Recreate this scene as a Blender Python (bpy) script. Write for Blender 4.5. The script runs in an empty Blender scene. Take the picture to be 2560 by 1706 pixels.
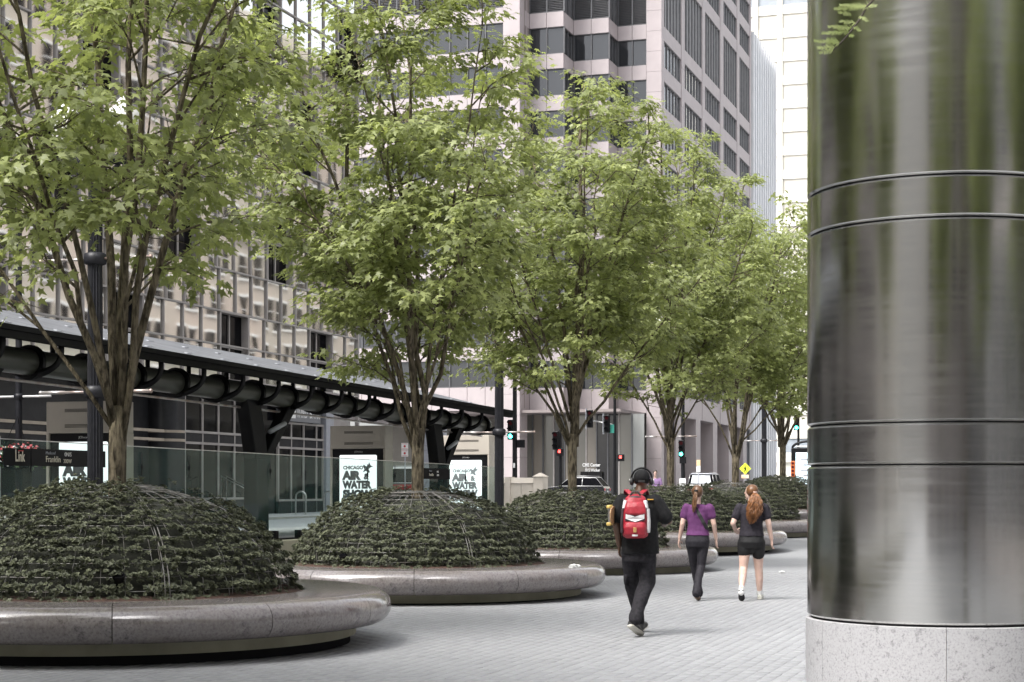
import bpy, bmesh, math, random
import numpy as np
from mathutils import Vector, Matrix

# ------------------------------------------------------------------ camera, sky, sun, exposure
SC = bpy.context.scene
COL = SC.collection
F, CX, YH, HC = 4350.0, 1280.0, 1224.0, 1.6          # photo focal length (px), centre column, horizon row, eye height
CS, SN = 0.95187, 0.30650                            # the street runs 17.8 degrees right of the camera axis
TH = math.atan2(CS, SN)

cam = bpy.data.cameras.new('camera'); cam.sensor_width = 36.0
cam.lens = F / 2560 * 36.0; cam.shift_y = (YH - 853) / 2560
cam.clip_start = 0.1; cam.clip_end = 3000
camo = bpy.data.objects.new('camera', cam); COL.objects.link(camo)
camo.location = (0, 0, HC); camo.rotation_euler = (math.radians(90), 0, 0)
SC.camera = camo

SUN_DIR = Vector((-0.66, -0.58, 1.25)).normalized()
world = bpy.data.worlds.new('World'); SC.world = world; world.use_nodes = True
wn, wl = world.node_tree.nodes, world.node_tree.links
wn.clear()
sky = wn.new('ShaderNodeTexSky'); sky.sky_type = 'NISHITA'; sky.sun_disc = False
sky.sun_elevation = math.asin(SUN_DIR.z); sky.sun_rotation = math.atan2(SUN_DIR.x, SUN_DIR.y)
sky.air_density = 1.0; sky.dust_density = 4.0; sky.ozone_density = 1.0
hs_ = wn.new('ShaderNodeHueSaturation'); hs_.inputs['Saturation'].default_value = 0.22
bg = wn.new('ShaderNodeBackground'); bg.inputs['Strength'].default_value = 0.15
wo = wn.new('ShaderNodeOutputWorld')
wl.new(sky.outputs[0], hs_.inputs['Color']); wl.new(hs_.outputs[0], bg.inputs[0]); wl.new(bg.outputs[0], wo.inputs[0])
sun = bpy.data.lights.new('sun', 'SUN'); sun.energy = 0.9; sun.angle = math.radians(22); sun.color = (1.0, 0.965, 0.92)
suno = bpy.data.objects.new('sun', sun); COL.objects.link(suno)
suno.rotation_euler = SUN_DIR.to_track_quat('Z', 'Y').to_euler()
SC.view_settings.view_transform = 'Standard'; SC.view_settings.look = 'None'
SC.view_settings.exposure = 1.70; SC.view_settings.gamma = 1.0; SC.view_settings.use_curve_mapping = False
SC.cycles.max_bounces = 7; SC.cycles.diffuse_bounces = 3; SC.cycles.glossy_bounces = 4
SC.cycles.transmission_bounces = 5; SC.cycles.transparent_max_bounces = 12
SC.cycles.sample_clamp_indirect = 6.0

# ------------------------------------------------------------------ helpers
R_ = random.Random(11)
def W(s, t, z=0.0): return (SN*s - CS*t, CS*s + SN*t, z)          # street frame (along, left, up) -> world
def q_(x): return (x - CX) / F
def s_at(x, t): q = q_(x); return t / (SN - CS*q) * (CS + SN*q)     # where the ray of column x meets the plane t
def t_at(x, s): q = q_(x); return s / (CS + SN*q) * (SN - CS*q)
def dep(s, t): return CS*s + SN*t
def z_at(y, d): return HC + (YH - y) * d / F
def sm(x): x = min(1, max(0, x)); return x*x*(3-2*x)
def ground_z(s, t):
    hp = min(0.8, 0.02*max(0.0, s-38.0)); hs = 0.45 + 0.35*min(1, max(0, (s-45)/50))
    a = sm((t-13.85)/0.25)
    return hp*(1-a) + hs*a

def tag(o, label=None, cat=None, group=None, kind=None):
    if label: o['label'] = label
    if cat: o['category'] = cat
    if group: o['group'] = group
    if kind: o['kind'] = kind
    return o
def thing(name, label, cat, loc, rz=0.0, group=None):
    o = bpy.data.objects.new(name, None); COL.objects.link(o); o.empty_display_size = 0.2
    o.location = loc; o.rotation_euler = (0, 0, rz)
    return tag(o, label, cat, group)
def sthing(name, label, cat, s, t, z=None, group=None, rz=0.0):
    return thing(name, label, cat, W(s, t, ground_z(s, t) if z is None else z), TH+rz, group)
def copy_tree(o, parent=None):
    c = o.copy(); COL.objects.link(c); c.parent = parent
    for ch in list(o.children): copy_tree(ch, c)
    return c

class MB:
    def __init__(self): self.v = []; self.f = []; self.mi = []; self.m = 0
    def _add(self, vs, fs):
        b = len(self.v); self.v.extend(vs)
        for f in fs: self.f.append(tuple(b+i for i in f)); self.mi.append(self.m)
        return self
    def box(self, x0, x1, y0, y1, z0, z1):
        if x0 > x1: x0, x1 = x1, x0
        if y0 > y1: y0, y1 = y1, y0
        if z0 > z1: z0, z1 = z1, z0
        return self._add([(x0,y0,z0),(x1,y0,z0),(x1,y1,z0),(x0,y1,z0),(x0,y0,z1),(x1,y0,z1),(x1,y1,z1),(x0,y1,z1)],
            [(3,2,1,0),(4,5,6,7),(0,1,5,4),(1,2,6,5),(2,3,7,6),(3,0,4,7)])
    def quad(self, a, b, c, d): return self._add([a,b,c,d], [(0,1,2,3)])
    def rings(self, rs, cap=True, closed=True):
        n = len(rs[0]); fs = []
        for k in range(len(rs)-1):
            for i in range(n if closed else n-1):
                j = (i+1) % n
                fs.append((k*n+i, k*n+j, (k+1)*n+j, (k+1)*n+i))
        if cap:
            fs.append(tuple(range(n-1,-1,-1))); fs.append(tuple((len(rs)-1)*n+i for i in range(n)))
        return self._add([p for r in rs for p in r], fs)
    def tube(self, pts, rad, n=8, cap=True):
        pts = [Vector(p) for p in pts]
        if not hasattr(rad, '__len__'): rad = [rad]*len(pts)
        rs = []; a = None
        for i, p in enumerate(pts):
            d = (pts[min(i+1, len(pts)-1)] - pts[max(i-1, 0)])
            d = d.normalized() if d.length > 1e-9 else Vector((0,0,1))
            if a is None:
                a = Vector((1,0,0)) if abs(d.x) < .9 else Vector((0,1,0))
            a = (a - d*a.dot(d)).normalized(); b = d.cross(a)
            rs.append([tuple(p + (a*math.cos(6.28318531*k/n) + b*math.sin(6.28318531*k/n))*rad[i]) for k in range(n)])
        return self.rings(rs, cap)
    def lathe(self, prof, n=32, c=(0,0,0), a0=0.0, a1=None, loop=False):
        full = a1 is None
        a1 = a0 + 2*math.pi if full else a1
        m = n if full else n+1
        rs = []
        for k in range(m):
            a = a0 + (a1-a0)*k/n; ca, sa = math.cos(a), math.sin(a)
            rs.append([(c[0]+r*ca, c[1]+r*sa, c[2]+z) for r, z in prof])
        fs = []; p = len(prof)
        for k in range(n):
            k2 = (k+1) % m
            for i in range(p if loop else p-1):
                j = (i+1) % p
                fs.append((k*p+i, k2*p+i, k2*p+j, k*p+j))
        if not full: fs.append(tuple(range(p))); fs.append(tuple(n*p+i for i in range(p-1,-1,-1)))
        return self._add([q for r in rs for q in r], fs)
    def prism(self, poly, axis, c0, c1):
        def pt(a, b, c):
            return (c,a,b) if axis == 'x' else (a,c,b) if axis == 'y' else (a,b,c)
        n = len(poly)
        return self.rings([[pt(a,b,c0) for a,b in poly],[pt(a,b,c1) for a,b in poly]])
    def ell(self, c, r, nu=14, nv=9, M=None):
        rs = []
        for i in range(nv+1):
            th = math.pi*(0.02 + 0.96*i/nv)
            ring = []
            for k in range(nu):
                ph = 2*math.pi*k/nu
                v = Vector((r[0]*math.sin(th)*math.cos(ph), r[1]*math.sin(th)*math.sin(ph), -r[2]*math.cos(th)))
                if M is not None: v = M @ v
                ring.append((c[0]+v.x, c[1]+v.y, c[2]+v.z))
            rs.append(ring)
        return self.rings(rs)
    def mesh(self, name, mats, smooth=False):
        me = bpy.data.meshes.new(name); me.from_pydata(self.v, [], self.f)
        for m in (mats if isinstance(mats, (list, tuple)) else [mats]): me.materials.append(m)
        if any(self.mi): me.polygons.foreach_set('material_index', self.mi)
        if smooth: me.polygons.foreach_set('use_smooth', [True]*len(me.polygons))
        bm = bmesh.new(); bm.from_mesh(me); bmesh.ops.recalc_face_normals(bm, faces=bm.faces); bm.to_mesh(me); bm.free()
        me.update()
        return me
    def build(self, name, mats, parent=None, smooth=False, loc=(0,0,0), bevel=0, sharp=None):
        me = self.mesh(name, mats, smooth)
        if smooth and sharp: me.set_sharp_from_angle(angle=math.radians(sharp))
        return mk(name, me, parent, loc, bevel)
def mk(name, me, parent=None, loc=(0,0,0), bevel=0, rot=None):
    o = bpy.data.objects.new(name, me); COL.objects.link(o); o.parent = parent; o.location = loc
    if rot: o.rotation_euler = rot
    if bevel:
        b = o.modifiers.new('bevel', 'BEVEL'); b.width = bevel; b.segments = 2; b.limit_method = 'ANGLE'; b.angle_limit = 0.7
    return o
def box(name, mat, parent, x0, x1, y0, y1, z0, z1, bevel=0):
    return MB().box(x0,x1,y0,y1,z0,z1).build(name, mat, parent, bevel=bevel)

WORK = bpy.data.scenes.new('workbench')                             # a bench to evaluate modifiers on, removed at the end
def bake(to):
    WORK.collection.objects.link(to); vl = WORK.view_layers[0]; vl.update()
    me = bpy.data.meshes.new_from_object(to.evaluated_get(vl.depsgraph))
    bpy.data.objects.remove(to)
    return me
def text_mb(body, size, face='-t', at=(0,0,0), mat=None, parent=None, name='lettering', align='LEFT', xs=1.0, off=0.0, depth=0.004, fit=None):
    cu = bpy.data.curves.new('txt', 'FONT'); cu.body = body; cu.size = size; cu.align_x = align; cu.extrude = depth/2; cu.offset = off
    cu.resolution_u = 3
    to = bpy.data.objects.new('txt', cu)
    me = bake(to)
    bpy.data.curves.remove(cu)
    n = len(me.vertices); co = np.empty(n*3); me.vertices.foreach_get('co', co); co = co.reshape(-1,3)
    if fit: xs = fit/max(1e-6, co[:,0].max()-co[:,0].min())
    a, b, c = co[:,0]*xs, co[:,1], co[:,2]
    if face == '-t': out = np.stack([a, -c, b], 1)
    elif face == '-s': out = np.stack([-c, -a, b], 1)
    else: out = np.stack([a, -c, b], 1)
    out += np.array(at)
    me.vertices.foreach_set('co', out.ravel()); me.materials.clear(); me.materials.append(mat); me.update(); me.name = name
    return mk(name, me, parent)

# ------------------------------------------------------------------ materials
def new_mat(name):
    m = bpy.data.materials.new(name); m.use_nodes = True
    nt = m.node_tree; nt.nodes.clear()
    out = nt.nodes.new('ShaderNodeOutputMaterial'); b = nt.nodes.new('ShaderNodeBsdfPrincipled')
    nt.links.new(b.outputs[0], out.inputs[0])
    return m, nt, b, out
def noise(nt, scale, detail=4, rough=.55, stretch=None, coord='Object'):
    tc = nt.nodes.new('ShaderNodeTexCoord'); mp = nt.nodes.new('ShaderNodeMapping')
    if stretch: mp.inputs['Scale'].default_value = stretch
    n = nt.nodes.new('ShaderNodeTexNoise'); n.inputs['Scale'].default_value = scale
    n.inputs['Detail'].default_value = detail; n.inputs['Roughness'].default_value = rough
    nt.links.new(tc.outputs[coord], mp.inputs[0]); nt.links.new(mp.outputs[0], n.inputs['Vector'])
    return n
def ramp(nt, src, stops):
    r = nt.nodes.new('ShaderNodeValToRGB'); e = r.color_ramp.elements
    while len(e) > len(stops): e.remove(e[-1])
    while len(e) < len(stops): e.new(0.5)
    for i, (p, c) in enumerate(stops):
        e[i].position = p; e[i].color = (c[0], c[1], c[2], 1) if hasattr(c, '__len__') else (c, c, c, 1)
    nt.links.new(src, r.inputs[0]); return r
def bump(nt, b, src, strength, dist=0.01):
    bp = nt.nodes.new('ShaderNodeBump'); bp.inputs['Strength'].default_value = strength; bp.inputs['Distance'].default_value = dist
    nt.links.new(src, bp.inputs['Height']); nt.links.new(bp.outputs[0], b.inputs['Normal']); return bp
def M(name, c1, c2=None, scale=6, rough=.6, metal=0, bmp=0, bscale=None, spec=.5, detail=5, stretch=None, lo=.35, hi=.65, bd=0.01):
    m, nt, b, out = new_mat(name)
    b.inputs['Roughness'].default_value = rough; b.inputs['Metallic'].default_value = metal
    b.inputs['Specular IOR Level'].default_value = spec
    if c2 is None: c2 = tuple(x*.82 for x in c1)
    n = noise(nt, scale, detail, stretch=stretch)
    r = ramp(nt, n.outputs[0], [(lo, c1), (hi, c2)])
    nt.links.new(r.outputs[0], b.inputs['Base Color'])
    if bmp:
        n2 = noise(nt, bscale or scale*6, 4, stretch=stretch); bump(nt, b, n2.outputs[0], bmp, bd)
    return m
def emis(name, col, st, base=None):
    m, nt, b, out = new_mat(name)
    b.inputs['Base Color'].default_value = (*(base or col), 1); b.inputs['Roughness'].default_value = .3
    b.inputs['Emission Color'].default_value = (*col, 1); b.inputs['Emission Strength'].default_value = st
    return m
def granite(name, base, dark, light, scale=90, rough=.25, stain=None, spec=.5, darkamt=.62):
    m, nt, b, out = new_mat(name)
    n1 = noise(nt, scale, 6, .7); n2 = noise(nt, scale*.28, 4, .6); n3 = noise(nt, 1.3, 5, .6)
    r1 = ramp(nt, n1.outputs[0], [(.34, dark), (.47, base), (.64, light)])
    r2 = ramp(nt, n2.outputs[0], [(.33, dark), (darkamt*.74, base)])
    mx = nt.nodes.new('ShaderNodeMixRGB'); mx.blend_type = 'MIX'; mx.inputs[0].default_value = .45
    nt.links.new(r1.outputs[0], mx.inputs[1]); nt.links.new(r2.outputs[0], mx.inputs[2])
    col = mx.outputs[0]
    if stain:
        r3 = ramp(nt, n3.outputs[0], [(.45, 0), (.75, .5)]); m2 = nt.nodes.new('ShaderNodeMixRGB')
        nt.links.new(r3.outputs[0], m2.inputs[0]); nt.links.new(col, m2.inputs[1]); m2.inputs[2].default_value = (*stain, 1)
        col = m2.outputs[0]
    nt.links.new(col, b.inputs['Base Color'])
    rr = ramp(nt, n3.outputs[0], [(.3, rough*.8), (.75, rough*1.5)]); nt.links.new(rr.outputs[0], b.inputs['Roughness'])
    b.inputs['Specular IOR Level'].default_value = spec
    return m
def glass_mat(name, tint, fres=1.5, rough=0.0):
    m, nt, b, out = new_mat(name); nt.nodes.remove(b)
    tr = nt.nodes.new('ShaderNodeBsdfTransparent'); tr.inputs[0].default_value = (*tint, 1)
    gl = nt.nodes.new('ShaderNodeBsdfGlossy'); gl.inputs['Roughness'].default_value = rough
    lw = nt.nodes.new('ShaderNodeLayerWeight'); lw.inputs[0].default_value = .5
    pw = nt.nodes.new('ShaderNodeMath'); pw.operation = 'POWER'; pw.inputs[1].default_value = 5
    fr = nt.nodes.new('ShaderNodeMath'); fr.operation = 'MULTIPLY_ADD'; fr.inputs[1].default_value = .35; fr.inputs[2].default_value = .008
    nt.links.new(lw.outputs['Facing'], pw.inputs[0]); nt.links.new(pw.outputs[0], fr.inputs[0])
    mx = nt.nodes.new('ShaderNodeMixShader')
    nt.links.new(fr.outputs[0], mx.inputs[0]); nt.links.new(tr.outputs[0], mx.inputs[1]); nt.links.new(gl.outputs[0], mx.inputs[2])
    df = nt.nodes.new('ShaderNodeBsdfDiffuse'); df.inputs[0].default_value = (.10,.26,.23,1)
    m2 = nt.nodes.new('ShaderNodeMixShader'); m2.inputs[0].default_value = .045
    nt.links.new(mx.outputs[0], m2.inputs[1]); nt.links.new(df.outputs[0], m2.inputs[2])
    nt.links.new(m2.outputs[0], out.inputs[0]); return m
def mirror_mat(name, col, wav, wscale, rough=.03, metal=1.0):
    m, nt, b, out = new_mat(name)
    b.inputs['Base Color'].default_value = (*col, 1); b.inputs['Metallic'].default_value = metal; b.inputs['Roughness'].default_value = rough
    tc = nt.nodes.new('ShaderNodeTexCoord'); oi = nt.nodes.new('ShaderNodeObjectInfo')
    ad = nt.nodes.new('ShaderNodeVectorMath'); ad.operation = 'ADD'
    n = nt.nodes.new('ShaderNodeTexNoise'); n.inputs['Scale'].default_value = wscale; n.inputs['Detail'].default_value = 1
    ml = nt.nodes.new('ShaderNodeVectorMath'); ml.operation = 'SCALE'; ml.inputs['Scale'].default_value = 37
    cx = nt.nodes.new('ShaderNodeCombineXYZ'); nt.links.new(oi.outputs['Random'], cx.inputs[0])
    nt.links.new(cx.outputs[0], ml.inputs[0]); nt.links.new(tc.outputs['Object'], ad.inputs[0]); nt.links.new(ml.outputs[0], ad.inputs[1])
    nt.links.new(ad.outputs[0], n.inputs['Vector'])
    bump(nt, b, n.outputs[0], 1.0, wav); return m

def FG(name, c1, c2=None, scale=3, rough=.4, fac=.04, bmp=0):
    # dull dark surface with a slight constant sheen
    m, nt, b, out = new_mat(name); nt.nodes.remove(b)
    d = nt.nodes.new('ShaderNodeBsdfDiffuse'); g = nt.nodes.new('ShaderNodeBsdfGlossy'); g.inputs['Roughness'].default_value = rough
    n = noise(nt, scale, 5); r = ramp(nt, n.outputs[0], [(.35, c1), (.65, c2 or tuple(x*1.3 for x in c1))]); nt.links.new(r.outputs[0], d.inputs[0])
    mx = nt.nodes.new('ShaderNodeMixShader'); mx.inputs[0].default_value = fac
    nt.links.new(d.outputs[0], mx.inputs[1]); nt.links.new(g.outputs[0], mx.inputs[2]); nt.links.new(mx.outputs[0], out.inputs[0])
    return m
MAT = {}
MAT['concrete'] = M('concrete', (.40,.40,.40), (.31,.31,.315), 1.5, .85, bmp=.2, bscale=60)
MAT['road'] = M('asphalt_concrete', (.42,.42,.42), (.33,.33,.33), .8, .9, bmp=.2, bscale=80)
MAT['kerb'] = M('kerb_concrete', (.36,.35,.32), (.26,.25,.23), 2, .85)
MAT['olive_concrete'] = M('olive_concrete', (.36,.34,.25), (.26,.25,.18), 2.2, .85, bmp=.2, bscale=40)
MAT['sett'] = None
MAT['rim'] = granite('rim_granite', (.205,.186,.184), (.048,.043,.043), (.30,.275,.272), 38, .12, stain=(.17,.135,.115), spec=.8)
MAT['base_granite'] = granite('pale_granite', (.37,.367,.378), (.11,.107,.112), (.44,.437,.447), 95, .45, darkamt=.56)
MAT['soil'] = M('soil', (.09,.05,.035), (.04,.022,.016), 30, .95, bmp=.8, bscale=60, bd=.02)
MAT['mound'] = M('shaded_mound_earth', (.030,.032,.022), (.015,.017,.012), 12, .95, bmp=.6, bscale=30)  # earth core coloured near black, so gaps between shrubs look shaded
MAT['wire'] = M('galvanised_wire', (.36,.36,.35), (.20,.18,.16), 8, .5, metal=.5)
MAT['black_metal'] = FG('black_metal', (.007,.007,.008), None, 5, .35, .025)
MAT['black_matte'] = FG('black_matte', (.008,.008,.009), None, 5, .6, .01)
MAT['lamp_post'] = FG('lamp_post_paint', (.016,.0165,.020), (.024,.024,.028), 9, .4, .03)
MAT['pipe'] = M('pipe_paint', (.050,.052,.042), (.062,.064,.052), 3, .36, spec=.3)
MAT['roof'] = FG('roof_sheet', (.165,.17,.18), (.125,.13,.138), 1.4, .4, .05)
MAT['chrome'] = M('bright_metal', (.52,.52,.51), (.42,.41,.40), 10, .35, metal=1)
MAT['rod'] = M('banner_rod', (.55,.55,.54), (.30,.20,.16), 2.5, .4, metal=.6)
MAT['beige'] = M('beige_sheet', (.56,.51,.44), (.49,.445,.385), .9, .55)
MAT['screen'] = emis('poster_screen', (.88,.94,.95), .42, (.72,.76,.77))
MAT['screen2'] = emis('blue_screen', (.70,.86,.92), .5)
MAT['ink'] = M('poster_ink', (.20,.20,.22), (.25,.25,.27), 10, .5)
MAT['white'] = M('white_paint', (.72,.72,.71), (.62,.62,.61), 6, .5)
MAT['cream_letters'] = M('cream_letters', (.62,.58,.48), (.55,.51,.42), 6, .5)
MAT['red'] = M('red_paint', (.42,.03,.035), (.34,.025,.03), 6, .45)
MAT['glass'] = glass_mat('windscreen_glass', (.90,.955,.94))
MAT['dark_glass'] = FG('dark_glass', (.004,.004,.005), None, 2, .05, .035)
MAT['pane'] = mirror_mat('mirror_glass', (.62,.62,.60), .0035, .5)
MAT['office_glass'] = mirror_mat('office_glass', (.038,.040,.044), .01, .5, .05, .35)
MAT['side_glass'] = mirror_mat('side_glass', (.34,.35,.37), .012, .5, .05, .8)
MAT['silver'] = M('aluminium_mullion', (.30,.28,.265), (.25,.23,.22), 2, .5)
MAT['dark_granite'] = FG('dark_granite', (.020,.0205,.023), (.030,.030,.033), 3, .3, .03)
MAT['tan_band'] = M('tan_band', (.34,.29,.23), (.28,.24,.19), 3, .5)
MAT['pink'] = M('pink_granite', (.345,.302,.304), (.315,.276,.278), .7, .55, detail=7)
MAT['joint'] = M('joint_stone', (.20,.17,.165), (.17,.145,.14), 1, .8)  # darker stone colour of the core behind panel gaps
MAT['frame_dark'] = M('dark_frame', (.055,.056,.06), (.075,.075,.08), 2, .4)
MAT['louver'] = M('louver', (.085,.085,.09), (.11,.11,.115), 2, .5)
MAT['cream'] = M('cream_stone', (.66,.64,.57), (.62,.60,.53), .4, .7)
MAT['cream_win'] = M('cream_blind_glass', (.58,.55,.48), (.52,.49,.43), .5, .2)
MAT['grey_win'] = M('grey_window', (.30,.33,.36), (.24,.26,.29), .5, .1)
MAT['fin'] = M('grey_fin', (.62,.63,.65), (.56,.57,.59), .5, .5)
MAT['fin_glass'] = M('fin_glass', (.34,.35,.38), (.30,.31,.33), .5, .2)
MAT['peach'] = M('peach_stone', (.46,.385,.335), (.40,.365,.315), .12, .8)
MAT['peach2'] = M('cream_stone_dull', (.40,.385,.33), (.34,.325,.27), .2, .8)
MAT['bark'] = M('maple_bark', (.20,.17,.118), (.055,.046,.033), 26, .95, bmp=1.0, bscale=22, stretch=(1,1,.25), bd=.08, lo=.40, hi=.62, spec=.15)
MAT['twigbark'] = M('twig_bark', (.075,.062,.045), (.045,.038,.028), 9, .85)
MAT['limestone'] = M('limestone', (.58,.53,.45), (.50,.45,.38), 1.2, .8)
MAT['limestone2'] = M('grey_stone', (.46,.42,.40), (.40,.365,.35), .4, .8)
MAT['lens_green'] = emis('green_lens', (.05,1.0,.72), 5.0, (.1,.6,.5))
MAT['lens_red'] = emis('red_signal', (1.0,.06,.05), 2.2, (.5,.05,.05))
MAT['lens_dark'] = M('dark_lens', (.09,.012,.016), (.07,.01,.012), 5, .2)
MAT['globe'] = M('lamp_globe', (.80,.79,.76), (.74,.73,.70), 4, .35)
MAT['sign_yellow'] = M('fluorescent_yellow', (.62,.72,.03), (.58,.68,.03), 4, .5)
MAT['orange'] = M('orange_plastic', (.62,.17,.05), (.52,.14,.04), 4, .5)
MAT['sign_grey'] = M('sign_grey', (.30,.31,.34), (.26,.27,.30), 4, .5)
MAT['bank_grey'] = M('bank_fascia', (.10,.105,.12), (.12,.125,.14), 2, .4)
def steel():
    m, nt, b, out = new_mat('brushed_steel')
    b.inputs['Metallic'].default_value = 1.0
    n0 = noise(nt, 3.0, 6, .6, stretch=(1, 1, 14)); n1 = noise(nt, .9, 3, .5)
    rc = ramp(nt, n0.outputs[0], [(.3, (.55,.55,.54)), (.7, (.61,.61,.595))]); nt.links.new(rc.outputs[0], b.inputs['Base Color'])
    mr = nt.nodes.new('ShaderNodeMath'); mr.operation = 'MULTIPLY'
    ra = ramp(nt, n0.outputs[0], [(.35, .14), (.68, .21)]); rb = ramp(nt, n1.outputs[0], [(.3, .75), (.7, 1.2)])
    nt.links.new(ra.outputs[0], mr.inputs[0]); nt.links.new(rb.outputs[0], mr.inputs[1]); nt.links.new(mr.outputs[0], b.inputs['Roughness'])
    b.inputs['Anisotropic'].default_value = .6
    tg = nt.nodes.new('ShaderNodeTangent'); tg.direction_type = 'RADIAL'; tg.axis = 'Z'
    nt.links.new(tg.outputs[0], b.inputs['Tangent'])
    return m
MAT['steel'] = steel()
def attr_ramp_mat(name, stops, rough=.5, transl=0.0, spec=.4, tcol=None):
    m, nt, b, out = new_mat(name)
    at = nt.nodes.new('ShaderNodeAttribute'); at.attribute_name = 'lv'
    r = ramp(nt, at.outputs['Fac'], stops)
    nt.links.new(r.outputs[0], b.inputs['Base Color']); b.inputs['Roughness'].default_value = rough
    b.inputs['Specular IOR Level'].default_value = spec
    if transl:
        t = nt.nodes.new('ShaderNodeBsdfTranslucent'); mx = nt.nodes.new('ShaderNodeMixShader'); mx.inputs[0].default_value = transl
        if tcol:
            mm = nt.nodes.new('ShaderNodeMixRGB'); mm.blend_type = 'MULTIPLY'; mm.inputs[0].default_value = 1
            nt.links.new(r.outputs[0], mm.inputs[1]); mm.inputs[2].default_value = (*tcol, 1); nt.links.new(mm.outputs[0], t.inputs[0])
        else: nt.links.new(r.outputs[0], t.inputs[0])
        nt.links.new(b.outputs[0], mx.inputs[1]); nt.links.new(t.outputs[0], mx.inputs[2]); nt.links.new(mx.outputs[0], out.inputs[0])
    return m
MAT['leaf'] = attr_ramp_mat('maple_leaf', [(0,(.175,.200,.092)),(.5,(.300,.338,.150)),(1,(.43,.470,.21))], .42, .48, .45, (1.25,1.28,.80))
MAT['shrub'] = attr_ramp_mat('shrub_leaf', [(0,(.072,.080,.052)),(.6,(.120,.132,.084)),(1,(.19,.205,.125))], .50, .18, .3)
MAT['needle'] = attr_ramp_mat('needle_leaf', [(0,(.22,.28,.08)),(1,(.42,.48,.20))], .5, .35, .4)
MAT['sett'] = attr_ramp_mat('paving_sett', [(0,(.255,.259,.268)),(.5,(.28,.284,.293)),(1,(.305,.31,.32))], .62, 0, .5)
def np_mesh(name, V, Fa, mat, lv=None, smooth=False):
    me = bpy.data.meshes.new(name); V = np.asarray(V, dtype=np.float32); Fa = np.asarray(Fa, dtype=np.int32)
    m, k = Fa.shape
    me.vertices.add(len(V)); me.vertices.foreach_set('co', V.ravel())
    me.loops.add(m*k); me.loops.foreach_set('vertex_index', Fa.ravel())
    me.polygons.add(m); me.polygons.foreach_set('loop_start', np.arange(0, m*k, k, dtype=np.int32))
    me.polygons.foreach_set('loop_total', np.full(m, k, dtype=np.int32))
    me.update(calc_edges=True)
    if smooth: me.polygons.foreach_set('use_smooth', np.ones(m, dtype=bool))
    if lv is not None:
        a = me.attributes.new('lv', 'FLOAT', 'POINT'); a.data.foreach_set('value', np.asarray(lv, dtype=np.float32))
    me.materials.append(mat); me.validate(); return me

# ------------------------------------------------------------------ ground sheet, roads, kerbs
PL_T, PL_S0, PL_D = 9.48, 15.96, 8.75          # row of planters: offset from the camera line, first one, spacing
PL_E = {-2: 0, -1: 0, 0: 0.0, 1: -.07, 2: -.09, 3: .03, 4: .15, 5: .38, 6: .52}
def make_ground():
    S = [-400,-250,-120,-60,-40] + list(range(-20, 121, 4)) + [130,140,160,200,260,340,500,700]
    T = [-400,-250,-120,-60,-40,-30,-20,-12,-6,0,4,8,11,13.84,13.92,14.0,14.11,16,19,23,27,31,36,44,60,90,140,260,400]
    V = [W(s, t, ground_z(s, t)) for s in S for t in T]; nT = len(T)
    Fq = [(i*nT+j, (i+1)*nT+j, (i+1)*nT+j+1, i*nT+j+1) for i in range(len(S)-1) for j in range(nT-1)]
    Fq = [f[::-1] for f in Fq]
    m, nt, b, out = new_mat('ground_paving')
    tc = nt.nodes.new('ShaderNodeTexCoord'); mp = nt.nodes.new('ShaderNodeMapping'); mp.inputs['Rotation'].default_value = (0, 0, -TH)
    br = nt.nodes.new('ShaderNodeTexBrick'); br.inputs['Scale'].default_value = 1.0
    br.inputs['Brick Width'].default_value = .24; br.inputs['Row Height'].default_value = .12; br.inputs['Mortar Size'].default_value = .006
    br.inputs['Color1'].default_value = (.29,.295,.305,1); br.inputs['Color2'].default_value = (.27,.275,.285,1); br.inputs['Mortar'].default_value = (.25,.252,.26,1)
    n = noise(nt, .35, 5); r = ramp(nt, n.outputs[0], [(.3, .86), (.7, 1.08)])
    mx = nt.nodes.new('ShaderNodeMixRGB'); mx.blend_type = 'MULTIPLY'; mx.inputs[0].default_value = 1
    nt.links.new(tc.outputs['Object'], mp.inputs[0]); nt.links.new(mp.outputs[0], br.inputs['Vector'])
    nt.links.new(br.outputs[0], mx.inputs[1]); nt.links.new(r.outputs[0], mx.inputs[2]); nt.links.new(mx.outputs[0], b.inputs['Base Color'])
    b.inputs['Roughness'].default_value = .7
    me = np_mesh('ground', V, Fq, m)
    return tag(mk('ground', me), kind='structure')
ground = make_ground()

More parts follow.
